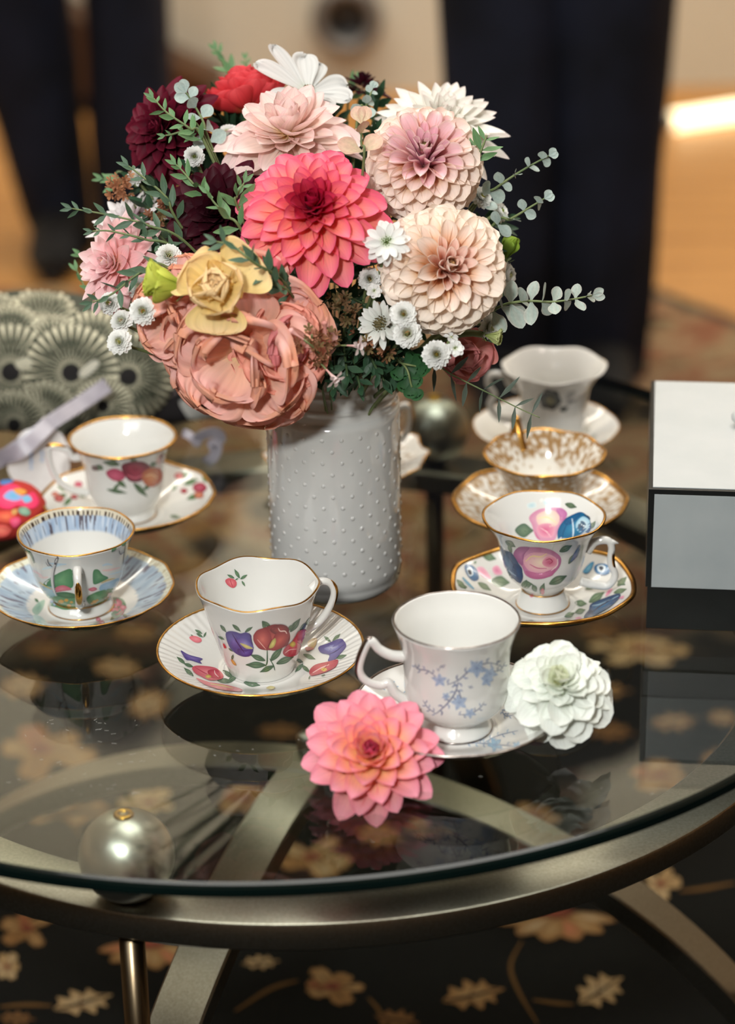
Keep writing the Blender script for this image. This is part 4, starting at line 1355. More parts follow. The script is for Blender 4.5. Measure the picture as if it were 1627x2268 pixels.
def gold_cup_col(t, inside, r, z):
    p = Vector((r * math.cos(t), r * math.sin(t), z * .9))
    if z < .014 and not inside:
        return WHITE
    k = .45 if not inside else (.02 + max(0, (.050 - z)) * 45)
    a = noise.noise(p * 260) + .5 * noise.noise(p * 560)
    g_ = sstep(-.15, .25, a + (.35 if not inside else .12) - (0 if not inside else max(0, (.044 - z)) * 40))
    return lin(mix((232, 230, 224), (158, 122, 78), g_ * .95))


def gold_saucer_col(t, top, f):
    if not top:
        return WHITE
    p = Vector((f * .066 * math.cos(t), f * .066 * math.sin(t), 0))
    a = noise.noise(p * 240) + .5 * noise.noise(p * 560)
    g_ = sstep(-.05, .35, a + .08) * sstep(.42, .6, f)
    if f > .95:
        g_ = 1
    return lin(mix((228, 226, 220), (160, 124, 80), g_ * .9))


c, Rr = ring_centre(1006, 1385, 1105, ZT + .022)
c.z = ZT
sc_, _ = make_saucer(c, Rr, 'scalloped saucer covered with gold sprigs behind the blue rose cup', seg=420, colf=gold_saucer_col, wave=(8, .009, .0006, .4), rim_r=.0016)
cup, _ = make_cup(c + Vector((.003, 0, CB)), [(.0190, 0), (.0182, .003), (.0150, .008), (.0185, .012), (.0262, .019), (.0300, .028), (.0325, .036), (.0375, .045), (.0440, .0525), (.0463, .0548)],
                  'wide flared teacup covered with gold sprigs and a heavy gold rim', seg=420, colf=gold_cup_col, wave=(8, .009, .0006, .3), rim_r=.0011,
                  handle=[(.0360, .0420), (.0430, .0520), (.0500, .0640), (.0530, .0600), (.0545, .0440), (.0470, .0280), (.0280, .0200)], hr=(.0036, .0028), haz=R(112), hcol='gold')

# ---- the white cup with a dark blossom, far right
c, Rr = ring_centre(1048, 1370, 940, ZT + .022)
c.z = ZT
sc_, surf_s = make_saucer(c, Rr, 'plain white wavy saucer standing farthest back on the right', wave=(6, .006, .0006, 1.0), rim='gold', rim_r=.0005)
cup, surf_c = make_cup(c + Vector((.006, 0, CB)), [(.0240, 0), (.0240, .003), (.0236, .006), (.0255, .011), (.0268, .024), (.0280, .040), (.0305, .052), (.0365, .062), (.0428, .0690)],
                       'tall white teacup with one dark blossom on its side', wave=(6, .007, .0010, .5), rim=None,
                       handle=[(.0290, .0480), (.0360, .0520), (.0400, .0590), (.0510, .0600), (.0540, .0520), (.0490, .0430), (.0520, .0330), (.0440, .0220), (.0260, .0200)], hr=(.0036, .0030), haz=R(176))
P = Print(*surf_c, 460 / 1627, 980, 740)
for k in range(6):
    a = k * PI / 3 + .2
    x, y = 840 + 48 * math.cos(a), 512 + 46 * math.sin(a)
    P.poly([(x + 44 * math.cos(b), y + 40 * math.sin(b)) for b in (0, 1.05, 2.1, 3.14, 4.2, 5.2)], (62, 64, 56), (40, 46, 52), n=3, rings=2)
P.poly([(800, 510), (830, 480), (880, 490), (890, 530), (850, 555), (810, 540)], (140, 132, 84), (84, 84, 60))
P.leaf((915, 600), (985, 572), 36, (74, 80, 78), (54, 60, 62)).leaf((960, 510), (1045, 438), 50, (164, 162, 162), (178, 176, 174)).leaf((960, 540), (1040, 520), 34, (150, 150, 150), (172, 170, 170)).stroke([(900, 560), (940, 590), (960, 610)], 10, (80, 84, 80))
put_print(P, cup, 'painted_blossom')
P = Print(*surf_s, 460 / 1627, 980, 740)
P.leaf((1100, 760), (1160, 740), 30, (160, 164, 160), (180, 184, 180)).leaf((1150, 820), (1210, 790), 36, (158, 162, 158), (180, 184, 180))
put_print(P, sc_)

# ---- the cup hidden behind the vase
c, Rr = ring_centre(588, 944, 1005, ZT + .022)
c.z = ZT
sc_, _ = make_saucer(c, Rr, 'white scalloped saucer standing behind the vase', seg=240, wave=(12, .030, .0010, 0), rim_r=.0006,
                     colf=lambda t, top, f: lin(mix((230, 229, 226), (150, 128, 104), .8 * sstep(.1, .3, noise.noise(Vector((f * 16 * math.cos(t), f * 16 * math.sin(t), 0)))))) if top and .5 < f < .85 else WHITE)
cup, _ = make_cup(c + Vector((.003, 0, CB)), [(.0210, 0), (.0200, .003), (.0180, .008), (.024, .013), (.030, .024), (.0325, .04), (.035, .052), (.0385, .062)],
                  'white teacup with gold edged handle standing behind the vase', wave=(6, .012, .0006, .2), rim_r=.001,
                  handle=[(.0330, .0470), (.0400, .0560), (.0470, .0580), (.0495, .0490), (.0465, .0360), (.0390, .0270), (.0290, .0230)], hr=(.0034, .0026), haz=R(-2), gold_seg=(.3, .7))

# ================================================================== BLACK AND WHITE BOX
f0 = on_z(1425, 1393, ZT)
f1 = on_z(1640, 1411, ZT)
zl = on_y(1426, 1300, f0.y).z - ZT            # underside of the lid
zt = on_y(1431, 1083, f0.y).z - ZT            # top of the lid
bk = on_z(1437, 843, ZT + zt)
tf = on_z(1431, 1083, ZT + zt)
e2 = (bk - tf).normalized()
dep = (bk - tf).length
e1 = Vector((e2.y, -e2.x, 0))
wid = 0.155
B4 = Matrix.Translation(f0) @ Matrix(((e1.x, e2.x, 0, 0), (e1.y, e2.y, 0, 0), (0, 0, 1, 0), (0, 0, 0, 1)))
bx = thing('keepsake_box', 'black box with white panelled lid at the right edge of the table', 'box', B4)


def bpart(name, ext, mat, par=None, bev=0.0006):
    v, f = box_geo(*ext, bev)
    return part(name, mesh(name, v, f, mats=(M[mat],), smooth=False), par or bx)


bpart('base', (0.0015, wid - .0015, 0.0015, dep - .0015, 0.0, zl), 'black')
lid = bpart('lid', (0, wid, 0, dep, zl + .0002, zt), 'black')
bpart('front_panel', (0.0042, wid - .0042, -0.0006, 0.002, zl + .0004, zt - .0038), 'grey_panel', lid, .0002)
bpart('top_panel', (0.0030, wid - .003, 0.0030, dep - .002, zt - .002, zt + .0006), 'panel', lid, .0002)
kp = on_z(1627, 945, ZT + zt)
kl = B4.inverted() @ kp
vs, fs = lathe_geo([(.0004, .0125), (.004, .0118), (.0066, .0085), (.0062, .005), (.0035, .003), (.003, .001), (.0045, .0004)], 20, (kl.x + .0035, kl.y, zt + .0006))
part('knob', mesh('knob', vs, fs, mats=(M['panel'],)), lid)


# ================================================================== FABRIC POUCHES, TAG, RIBBON
def puff_geo(c, ax, ay, az, rot=0.0, p=2.6, lump=0.05, seed=0.0, n=40):
    vs = []
    for i in range(n // 2 + 1):
        ph = -PI / 2 + PI * i / (n // 2)
        for k in range(n):
            th = 2 * PI * k / n
            d = Vector((math.cos(ph) * math.cos(th), math.cos(ph) * math.sin(th), math.sin(ph)))
            q = (abs(d.x) ** p + abs(d.y) ** p + abs(d.z) ** p) ** (-1 / p)
            q *= 1 + lump * noise.noise(d * 2.2 + Vector((seed, 0, 0))) + lump * .5 * noise.noise(d * 5 + Vector((seed, 3, 0)))
            v = Vector((d.x * q * ax, d.y * q * ay, max(-az * .92, d.z * q * az) + az * .92))
            vs.append(c + Matrix.Rotation(rot, 3, 'Z') @ v)
    return vs, grid_faces(n // 2 + 1, n, True)


def rosette(P, x, y, r, n=34, cr=(218, 212, 184), gap=(62, 66, 54), dark=(40, 38, 38), r0=.2, a0=0.0, a1=2 * PI):
    P.poly([(x + r * math.cos(a), y + r * .95 * math.sin(a)) for a in [2 * PI * i / 14 for i in range(14)]], gap, gap, n=3, rings=3)
    for i in range(n):
        a = a0 + (a1 - a0) * (i + .5) / n
        h = (a1 - a0) / n * .27
        pts = [(x + r * r0 * math.cos(a - h), y + r * r0 * math.sin(a - h)), (x + r * .96 * math.cos(a - h), y + r * .93 * math.sin(a - h)),
               (x + r * 1.0 * math.cos(a), y + r * .96 * math.sin(a)), (x + r * .96 * math.cos(a + h), y + r * .93 * math.sin(a + h)), (x + r * r0 * math.cos(a + h), y + r * r0 * math.sin(a + h))]
        lay = P.layer
        P.poly(pts, cr, mix(cr, (222, 214, 188), .4), n=1, rings=2, smooth=False)
        P.layer = lay
    P.layer += 1
    P.poly([(x + r * .2 * math.cos(a), y + r * .17 * math.sin(a)) for a in [2 * PI * i / 10 for i in range(10)]], dark, dark, n=2, rings=1)


def pouch(label, c, dims, rot, ground, seed, draw, scale=600 / 1627, o=(0, 660), lump=.05):
    root = thing('fabric_pouch', label, 'pouch', c)
    vs, fs = puff_geo(c, *dims, rot=rot, seed=seed, lump=lump)
    wpart('body', vs, fs, M['cloth'], root, cols=[lin(ground)] * len(vs))
    P = Print(vs, fs, scale, *o, lift=0.00008, base=0.0006)
    draw(P)
    wpart('print', P.g.v, P.g.f, M['cloth'], root, cols=P.g.c, kind='stuff')
    return root


def draw_fans(P):
    for x, y, r in ((250, 170, 240), (-40, 190, 230), (560, 330, 260), (60, 250, 220), (330, 300, 200), (770, 470, 270), (70, 440, 290), (430, 445, 290), (620, 640, 180), (270, 700, 220), (90, 745, 210), (420, 800, 160)):
        rosette(P, x, y, r)
    P.poly([(100, 380), (180, 350), (200, 400), (130, 425)], (196, 192, 170)).poly([(480, 440), (560, 370), (600, 390), (540, 455), (500, 470)], (206, 202, 186))


cP = on_z(92, 962, ZT)
cP.y += .03
pouch('pouch printed with cream and black fans at the left edge of the table', cP, (.118, .052, .058), R(-14), (70, 72, 62), 1.3, draw_fans)


def draw_blobs(P):
    P.poly([(780, 300), (880, 285), (1000, 400), (1040, 470), (900, 490), (830, 440)], (206, 204, 196)).poly([(820, 315), (890, 310), (930, 380), (860, 430)], (62, 58, 60))
    P.poly([(600, 660), (680, 615), (800, 610), (760, 650), (640, 690)], (190, 178, 170)).poly([(1075, 620), (1160, 620), (1270, 690), (1240, 760), (1150, 740)], (208, 206, 200))
    P.poly([(960, 560), (1040, 540), (1060, 570), (980, 600)], (120, 108, 110)).poly([(700, 540), (760, 520), (780, 560), (720, 580)], (96, 90, 92))
    P.poly([(880, 520), (980, 500), (1000, 540), (900, 560)], (88, 80, 84))


c2 = on_z(380, 968, ZT)
c2.y += .06
pouch('dark pouch with white blotches behind the peach ruffled flower', c2, (.075, .055, .036), R(8), (44, 41, 42), 4.1, draw_blobs)


def draw_paisley(P):
    P.poly([(-40, 1200), (40, 1120), (120, 1140), (150, 1190), (200, 1170), (232, 1230), (190, 1270), (110, 1250), (60, 1270), (0, 1260)], (232, 96, 128), (222, 52, 96))
    P.poly([(20, 1200), (60, 1160), (110, 1170), (130, 1210), (80, 1225)], (96, 170, 206), (150, 160, 210)).poly([(130, 1200), (170, 1190), (190, 1220), (150, 1235)], (120, 176, 210))
    P.poly([(80, 1160), (120, 1150), (160, 1170), (120, 1190)], (214, 150, 70)).poly([(0, 1110), (60, 1090), (80, 1110), (20, 1130)], (80, 120, 180))
    P.poly([(110, 1270), (150, 1260), (180, 1290), (160, 1310), (120, 1300)], (150, 176, 152), (110, 150, 130))
    P.poly([(-30, 1300), (60, 1280), (100, 1310), (60, 1350), (-20, 1340)], (226, 120, 84), (206, 70, 60)).poly([(60, 1330), (110, 1320), (120, 1350), (80, 1375)], (236, 110, 140), (226, 70, 110))
    P.poly([(-40, 1370), (30, 1360), (70, 1390), (20, 1430), (-30, 1420)], (240, 130, 110), (226, 90, 84)).poly([(70, 1280), (100, 1275), (100, 1300), (75, 1305)], (200, 150, 90))


c3 = on_z(8, 1172, ZT)
pouch('red pouch with pink and blue paisley print at the left edge', c3, (.034, .036, .017), R(10), (176, 52, 46), 7.7, draw_paisley)

# scalloped tag, leaning on the pouches
tb = on_z(80, 1094, ZT + .001)
lean = R(40)
U_ = Vector((math.cos(R(-6)), math.sin(R(-6)), 0))
Vv = (Vector((0, math.sin(lean), math.cos(lean))) - U_ * Vector((0, math.sin(lean), math.cos(lean))).dot(U_)).normalized()
Nv = U_.cross(Vv).normalized()
if Nv.y > 0:
    Nv = -Nv
tr_ = .0275
tcn = tb + Vv * tr_ * 1.02
tag = thing('gift_tag', 'white scalloped paper tag with blue writing leaning on the pouches', 'tag', tb)
outl = [tcn + (U_ * math.cos(a) * .92 + Vv * math.sin(a) * 1.04) * tr_ * (1 + .045 * abs(math.sin(a * 5)) - .02) for a in [2 * PI * i / 120 for i in range(120)]]
vs = [p + Nv * .0003 for p in outl] + [p - Nv * .0003 for p in outl]
wpart('card', vs, [tuple(range(120)), tuple(range(239, 119, -1))] + [(i, i + 120, (i + 1) % 120 + 120, (i + 1) % 120) for i in range(120)], M['paper'], tag, smooth=False)
tagf = [p + Nv * .0003 for p in outl] + [tcn + Nv * .0003]
P = Print(tagf, [(i, (i + 1) % 120, 120) for i in range(120)], 180 / 1074, 0, 860, lift=0.00002, base=.0001)
BLU = (112, 160, 208)
rr_ = random.Random(5)
for x0, ys in ((410, [780 + 26 * i for i in range(12)]), (555, [825, 850, 880, 915, 940, 960])):
    for i, y in enumerate(ys):
        P.stroke([(x0 - 22, y), (x0 + rr_.uniform(-8, 8), y + rr_.uniform(-12, 12)), (x0 + 24, y + rr_.uniform(-10, 10))], 11, BLU)
    P.stroke([(x0, ys[0]), (x0 + 8, (ys[0] + ys[-1]) / 2), (x0 - 6, ys[-1])], 8, BLU)
wpart('handwriting', P.g.v, P.g.f, M['cloth'], tag, cols=P.g.c, kind='stuff')


def ribbon(name, pts, w, root, twist=0.0, parent=None):
    """pts: (px, py, depth); a satin band"""
    pl = catmull([at(*p) for p in pts], 8)
    vs = []
    n_ = len(pl)
    for i, p in enumerate(pl):
        t = (pl[min(i + 1, n_ - 1)] - pl[max(i - 1, 0)]).normalized()
        v = (CAM - p).normalized()
        s_ = t.cross(v).normalized()
        s_ = Matrix.Rotation(twist * math.sin(i / n_ * 5), 3, t) @ s_
        nn_ = t.cross(s_)
        for a, b in ((-1, 0.00018), (-.33, .0005), (.33, .0005), (1, .00018)):
            vs.append(p + s_ * w * .5 * a + nn_ * b)
        for a in (1, -1):
            vs.append(p + s_ * w * .5 * a - nn_ * .0002)
    return sharp(wpart(name, vs, grid_faces(n_, 6, True) + [tuple(range(6))[::-1], tuple((n_ - 1) * 6 + q for q in range(6))], M['satin'], root, parent), 40)


dt_ = (tcn - CAM).dot(RC @ Vector((0, 0, -1)))
ribbon('ribbon', [(238, 852, dt_ + .03), (180, 892, dt_ + .018), (118, 932, dt_ - .004), (62, 976, dt_ - .010), (6, 1014, dt_ - .008), (-30, 1034, dt_ - .004)], .0125, tag, .25)
ribbon('ribbon', [(112, 934, dt_ - .006), (80, 968, dt_ - .016), (40, 1000, dt_ - .018), (-8, 1016, dt_ - .010)], .0130, tag, .45)
bo = thing('ribbon_bow', 'loose grey satin ribbon bow behind the red rose cup', 'ribbon', on_z(455, 1018, ZT))
dB = (on_z(455, 1018, ZT) - CAM).dot(RC @ Vector((0, 0, -1)))
ribbon('loop', [(430, 985, dB - .01), (445, 965, dB - .016), (475, 958, dB - .016), (488, 972, dB - .012), (462, 990, dB - .01)], .009, bo, .6)
ribbon('tail', [(462, 985, dB - .012), (480, 985, dB - .014), (474, 1010, dB - .008), (455, 1026, dB - .002)], .009, bo, .3)
ribbon('tail', [(440, 985, dB - .012), (420, 965, dB - .014), (405, 958, dB - .012)], .007, bo, .3)

# ================================================================== FLOWERS
TOPM = VC + Vector((0, 0, 0.13))      # where the stems meet inside the vase
RND = random.Random(11)


def petal_geo(L, hw, um=.6, p=2.0, q=.5, w0=.3, A0=.5, A1=.5, bend=0.0, bend_tip=0.0, colf=None, nu=8, nv=6, notch=0.0, ruf=0.0, rk=3.0, jag=0.0, seed=0.0):
    """one petal: root at the origin, length along y, upper face towards z"""
    vs, cs, uv = [], [], []
    y = z = 0.0
    th = 0.0
    pu = 0.0
    for i in range(nu + 1):
        s = i / nu
        u = 1 - (1 - s) ** 1.45
        th = bend * u + bend_tip * u ** 4
        y += (u - pu) * L * math.cos(th)
        z += (u - pu) * L * math.sin(th)
        pu = u
        f = (w0 + (1 - w0) * sstep(0, um, u)) if u < um else max(0.0, 1 - ((u - um) / (1 - um)) ** p) ** q
        if i == nu:
            f = max(f, .03)
        half = hw * f
        A = A0 + (A1 - A0) * u
        for j in range(nv + 1):
            v = -1 + 2 * j / nv
            if A > .05:
                a = v * A
                x = half * math.sin(a) / max(A * .75, math.sin(min(A, PI / 2)))
                zz = half * (1 - math.cos(a)) / max(A * .75, .3)
            else:
                x, zz = half * v, 0.0
            yy = 0.0
            if notch:
                yy -= notch * L * u ** 6 * (.5 + .5 * math.cos(v * PI * 3))
            if ruf:
                k = u ** 2.5 * (.35 + .65 * abs(v) ** 1.5 if u < .8 else 1)
                zz += ruf * k * (1.1 * math.sin(v * PI * rk * .45 + seed * 3) + .8 * math.sin(v * PI * rk + seed) + .45 * math.sin(v * PI * rk * 2.3 + seed * 2.1))
                yy += ruf * .5 * k * math.sin(v * PI * rk * 1.7 + seed * 1.3)
                zz += ruf * .35 * u * math.sin(v * PI * 2.1 + seed * 1.7) + ruf * .3 * u ** 5 * math.sin(v * PI * rk * 4.1 + seed)
                yy += ruf * .28 * u ** 8 * math.sin(v * PI * rk * 3.3 + seed * .7)
            if jag:
                yy += jag * L * u ** 8 * noise.noise(Vector((v * 6, seed, 1)))
            vs.append(Vector((x, y + yy * math.cos(th) - zz * math.sin(th), z + yy * math.sin(th) + zz * math.cos(th))))
            cs.append(lin(colf(u, v)))
            uv.append((v * .5 + .5, u))
    return vs, grid_faces(nu + 1, nv + 1), cs, uv


def petal_mesh(name, mat='petal', **k):
    v, f, c, uv = petal_geo(**k)
    return mesh(name, v, f, c, uv, True, (M[mat],))


def axis_matrix(pos, axis, spin=0.0):
    q = axis.to_track_quat('Z', 'Y').to_matrix().to_4x4()
    return Matrix.Translation(pos) @ q @ Matrix.Rotation(spin, 4, 'Z')


def petal_frame(phi, theta, rb, hb, scale=1.0, twist=0.0, tilt=0.0):
    """petal leaving the flower's heart at angle phi from the axis"""
    rd = Vector((math.cos(theta), math.sin(theta), 0))
    ax = Vector((0, 0, 1))
    d = rd * math.sin(phi) + ax * math.cos(phi)
    n = -rd * math.cos(phi) + ax * math.sin(phi)
    t = d.cross(n)
    B = rd * rb + ax * hb
    m = Matrix(((t.x, d.x, n.x, B.x), (t.y, d.y, n.y, B.y), (t.z, d.z, n.z, B.z), (0, 0, 0, 1)))
    return m @ Matrix.Rotation(twist, 4, 'Y') @ Matrix.Rotation(tilt, 4, 'X') @ Matrix.Diagonal((scale, scale, scale, 1))


def stem_to_vase(root, pos, axis, r=.0022, back=.006, mouth=None, parent=None):
    p0 = pos - axis * back
    if mouth is None:
        dx = pos - TOPM
        a = math.atan2(dx.y, dx.x)
        rr = .012 + .020 * RND.random()
        mouth = TOPM + Vector((rr * math.cos(a), rr * math.sin(a), -.02))
    p1 = p0 - axis * .03
    p2 = mouth + Vector((0, 0, .045)) + (p0 - mouth) * .12
    pts = []
    for i in range(15):
        t = i / 14
        pts.append(p0 * (1 - t) ** 3 + p1 * 3 * t * (1 - t) ** 2 + p2 * 3 * t * t * (1 - t) + mouth * t ** 3)
    v, f = tube_geo(pts, r, 7)
    return wpart('stem', v, f, M['stem'], root, parent)


def eye_part(root, r, h, n, c_in, c_out, size, hb=0.0):
    """the tight heart of a flower: many tiny florets joined"""
    g = G()
    for i in range(n):
        t = (i + .5) / n
        rr = r * math.sqrt(t)
        a = i * 2.39996
        zz = hb + h * (1 - t * .9)
        ph = .1 + .9 * t
        m = petal_frame(ph * .6, a, rr * .9, zz - size * .5)
        c = mix(c_in, c_out, t)
        v, f, cs, uv = petal_geo(L=size, hw=size * .34, um=.5, p=1.6, q=.7, A0=.9, A1=.7, bend=.5, colf=lambda u, v: mix(mix(c, (60, 20, 20), .15), c, u), nu=3, nv=2)
        g.add([m @ p for p in v], f, cs, uv)
    return part('florets', mesh('florets', g.v, g.f, g.c, g.uv, True, (M['petal'],)), root)


def dahlia(name, label, pos, axis, Rr, N, colf, phi=(100, 12), hw=.2, lenf=(1.0, .25), um=.55, p=2, q=.6, A=(.9, .5), bend=(-.2, .5), layers=7, pw=.62, rb=.006, hb=.010, jit=.10,
           eye=None, spin=0.0, cat='flower', stem=True, hwmin=.5, group=None, back=None, stem_mouth=None, bend_tip=0.0, notch=0.0, gamma=1.0):
    root = thing(name, label, cat, axis_matrix(pos, axis, spin), group)
    ms = []
    for k in range(layers):
        t = (k + .5) / layers
        L = Rr * (lenf[0] + (lenf[1] - lenf[0]) * t ** gamma)
        ms.append(petal_mesh('petal', L=L, hw=Rr * hw * (1 - (1 - hwmin) * t), um=um, p=p, q=q, A0=A[0], A1=A[1], bend=bend[0] + (bend[1] - bend[0]) * t, bend_tip=bend_tip,
                             notch=notch, colf=(lambda tt: (lambda u, v: colf(tt, u, v)))(t)))
    for i in range(N):
        t = (i + .5) / N
        ph = R(phi[1] + (phi[0] - phi[1]) * (1 - t) ** pw)
        th = i * 2.39996 + RND.gauss(0, .05)
        k = min(layers - 1, int(t * layers))
        m = petal_frame(ph + RND.gauss(0, jit * .5), th, rb * (1 - t), hb * t, 1 + RND.gauss(0, .04), RND.gauss(0, jit), 0)
        part('petal', ms[k], root, m)
    if eye:
        eye_part(root, *eye)
    if back:
        g = G()
        for i in range(8):
            v, f, cs, uv = petal_geo(L=Rr * .34, hw=Rr * .1, A0=.5, A1=.5, bend=-.5, colf=lambda u, v: mix((112, 128, 60), (84, 110, 56), u), nu=4, nv=2)
            m = petal_frame(R(115), i * PI / 4, .003, -.004)
            g.add([m @ p for p in v], f, cs, uv)
        part('sepals', mesh('sepals', g.v, g.f, g.c, g.uv, True, (M['leaf'],)), root)
    if stem:
        stem_to_vase(root, pos, axis, .0030, mouth=stem_mouth)
    return root


# ---- colours
def col_coral(t, u, v):
    base = mix((255, 196, 130), (166, 14, 50), sstep(.55, .9, t))
    midc = mix((254, 156, 134), (206, 34, 66), sstep(.5, .88, t))
    tip = mix((248, 132, 156), (186, 24, 66), sstep(.58, .92, t))
    c = mix(base, midc, sstep(0, .5, u))
    c = mix(c, tip, sstep(.55, 1, u) * .95)
    return mix(c, mix((246, 98, 146), (160, 12, 56), sstep(.5, .9, t)), .7 * abs(v) ** 2)


def col_peach(t, u, v):
    deep = mix((252, 206, 144), (246, 190, 172), sstep(.72, .98, t))
    c = mix(deep, mix((254, 240, 228), (250, 220, 210), sstep(.75, .98, t)), sstep(.5, .85, u))
    return mix(c, (252, 240, 226), .75 * max(abs(v) ** 3, sstep(.9, 1, u)) * sstep(.4, .8, u))


def col_peach_m(t, u, v):
    deep = mix((252, 202, 136), (214, 150, 168), sstep(.66, .92, t))
    c = mix(deep, mix((254, 236, 226), (232, 182, 196), sstep(.66, .92, t)), sstep(.5, .85, u))
    return mix(c, (252, 236, 222), .75 * max(abs(v) ** 3, sstep(.9, 1, u)) * sstep(.4, .8, u))


def col_cream(t, u, v):
    return mix(mix((242, 240, 216), (240, 237, 230), sstep(.1, .6, u)), (242, 222, 220), .5 * sstep(.8, 1, u))


def col_blush(t, u, v):
    c = mix((250, 214, 140), (248, 228, 216), sstep(0, .38, u))
    c = mix(c, (246, 224, 222), sstep(.5, 1, u) * .7)
    return mix(c, (250, 206, 212), .45 * abs(v) ** 2)


def col_burg(t, u, v):
    return mix(mix((42, 7, 18), (80, 14, 34), u * (1 - t)), (104, 28, 48), .3 * abs(v) ** 3 * (1 - t))


def col_burg_lit(t, u, v):
    return mix(mix((50, 6, 20), (108, 18, 42), u), (150, 54, 78), .4 * abs(v) ** 3)


def col_pink(t, u, v):
    return mix(mix((250, 206, 184), (250, 206, 208), sstep(0, .5, u)), (253, 228, 226), sstep(.6, 1, u) * .7)


def col_red(t, u, v):
    c = mix((206, 116, 60), (226, 66, 72), sstep(0, .35, u))
    c = mix(c, (238, 106, 112), sstep(.5, 1, u) * .7)
    return mix(c, (200, 40, 52), .35 * (math.sin(v * 14) * .5 + .5))


def col_table_pink(t, u, v):
    base = mix((255, 214, 112), (236, 96, 140), sstep(.80, .97, t))
    tip = mix((248, 164, 182), (232, 92, 136), sstep(.76, .97, t))
    glow = .25 + .75 * sstep(.15, .45, t) * (1 - sstep(.82, .95, t))
    c = mix(base, mix((250, 158, 140), tip, .5), sstep(.0, .5 + .3 * glow, u) * (1 - .3 * glow))
    c = mix(c, tip, sstep(.4 + .2 * glow, .95, u))
    return mix(c, (246, 142, 168), .45 * abs(v) ** 2)


def col_table_white(t, u, v):
    c = mix((222, 236, 204), (246, 249, 243), sstep(.05, .5, u))
    return mix(c, (236, 240, 196), .5 * sstep(.75, 1, t))


# ---- the eleven dahlias of the bouquet
dahlia('dahlia', 'big coral red dahlia with crimson heart at the front of the bouquet', at(694, 476, 1.655), facing(0.0, .34, .94), .0485, 98, col_coral,
       phi=(106, 14), hw=.21, lenf=(1.0, .30), um=.60, p=2.0, q=.60, A=(1.35, 1.0), bend=(-.28, .55), pw=.60, rb=.010, hb=.014, hwmin=.42,
       eye=(.0052, .004, 70, (150, 150, 70), (120, 14, 48), .0065, .016))


def ball_dahlia(label, pos, axis, Rr, colf, N=150, eye_c=((170, 170, 90), (196, 120, 140)), phimax=128, hole=.74, spin=0.0):
    root = thing('dahlia', label, 'flower', axis_matrix(pos, axis, spin), 'peach ball dahlias')
    layers = 9
    ms = []
    for k in range(layers):
        t = (k + .5) / layers
        ph = phimax * (1 - t) ** .58
        sc = .26 + .74 * sstep(0, 78, ph)
        L = Rr * (hole + (1 - hole) * sstep(0, 60, ph))
        ms.append(petal_mesh('petal', L=L, hw=Rr * .225 * sc, um=.80, p=2.6, q=.5, w0=.10, A0=2.0, A1=1.5 - .6 * sstep(55, 110, ph), bend=.12, bend_tip=-.75 * sstep(10, 50, ph), nu=11, nv=8,
                             colf=(lambda tt: (lambda u, v: colf(tt, u, v)))(t)))
    for i in range(N):
        t = (i + .5) / N
        ph = phimax * (1 - t) ** .58
        k = min(layers - 1, int(t * layers))
        m = petal_frame(R(ph) + RND.gauss(0, .02), i * 2.39996, 0.001, 0.0, 1 + RND.gauss(0, .025), RND.gauss(0, .06), R(6) * sstep(20, 70, ph))
        part('petal', ms[k], root, m)
    eye_part(root, Rr * .13, Rr * .08, 40, eye_c[0], eye_c[1], Rr * .15, Rr * .56)
    stem_to_vase(root, pos, axis, .0030, back=.02)
    return root


ball_dahlia('peach ball dahlia with mauve heart facing up, upper of the two', at(938, 368, 1.70), facing(.02, .42, .9), .0395, col_peach_m, spin=.4)
ball_dahlia('peach ball dahlia facing forward below the other peach ball dahlia', at(981, 598, 1.668), facing(.20, .06, .98), .0425, col_peach, N=165, eye_c=((224, 190, 130), (236, 184, 168)), spin=1.0)
dahlia('dahlia', 'creamy white spiky dahlia behind the upper peach ball dahlia', at(975, 290, 1.772), facing(.12, .62, .75), .0500, 100, col_cream, phi=(112, 14), hw=.15, um=.5, p=1.5, q=.75, A=(.9, .8), bend=(.15, .4), hwmin=.6, jit=.14,
       eye=(.004, .004, 30, (220, 214, 150), (238, 234, 214), .006, .014))
dahlia('dahlia', 'pale blush dahlia lying open above the big coral dahlia', at(640, 312, 1.728), facing(-.02, .70, .70), .0510, 84, col_blush, phi=(112, 18), hw=.235, um=.55, p=1.7, q=.65, A=(.8, .6), bend=(-.15, .7), hwmin=.6, jit=.20, pw=.62, lenf=(1.0, .45),
       eye=(.004, .004, 24, (236, 200, 90), (248, 220, 180), .007, .012))
dahlia('dahlia', 'red dahlia turned away at the top of the bouquet', at(552, 248, 1.79), facing(-.22, .95, .12), .0330, 44, col_red, phi=(92, 12), hw=.36, um=.62, p=2.2, q=.5, A=(.8, .7), bend=(.75, .4), hwmin=.7, pw=.8, lenf=(1.0, .7), back=True)
dahlia('dahlia', 'burgundy dahlia with lighter tips at the upper left', at(372, 292, 1.76), facing(-.50, .10, .72), .0400, 90, col_burg_lit, phi=(112, 16), hw=.19, um=.55, p=1.7, q=.7, A=(1.0, .9), bend=(-.1, .5),
       eye=(.004, .003, 20, (60, 10, 24), (80, 12, 30), .006, .012))
dahlia('dahlia', 'almost black burgundy dahlia left of the big coral dahlia', at(488, 478, 1.705), facing(-.20, .12, .95), .0395, 96, col_burg, phi=(108, 14), hw=.21, um=.55, p=1.7, q=.7, A=(.9, .7), bend=(-.1, .5),
       eye=(.004, .003, 20, (40, 6, 16), (50, 8, 20), .006, .012))
dahlia('dahlia', 'soft pink dahlia at the left edge of the bouquet', at(268, 590, 1.715), facing(-.62, .12, .70), .0400, 70, col_pink, phi=(112, 20), hw=.20, um=.5, p=1.5, q=.7, A=(.8, .6), bend=(.15, .6), jit=.2,
       eye=(.004, .004, 20, (240, 190, 140), (244, 200, 190), .006, .012))
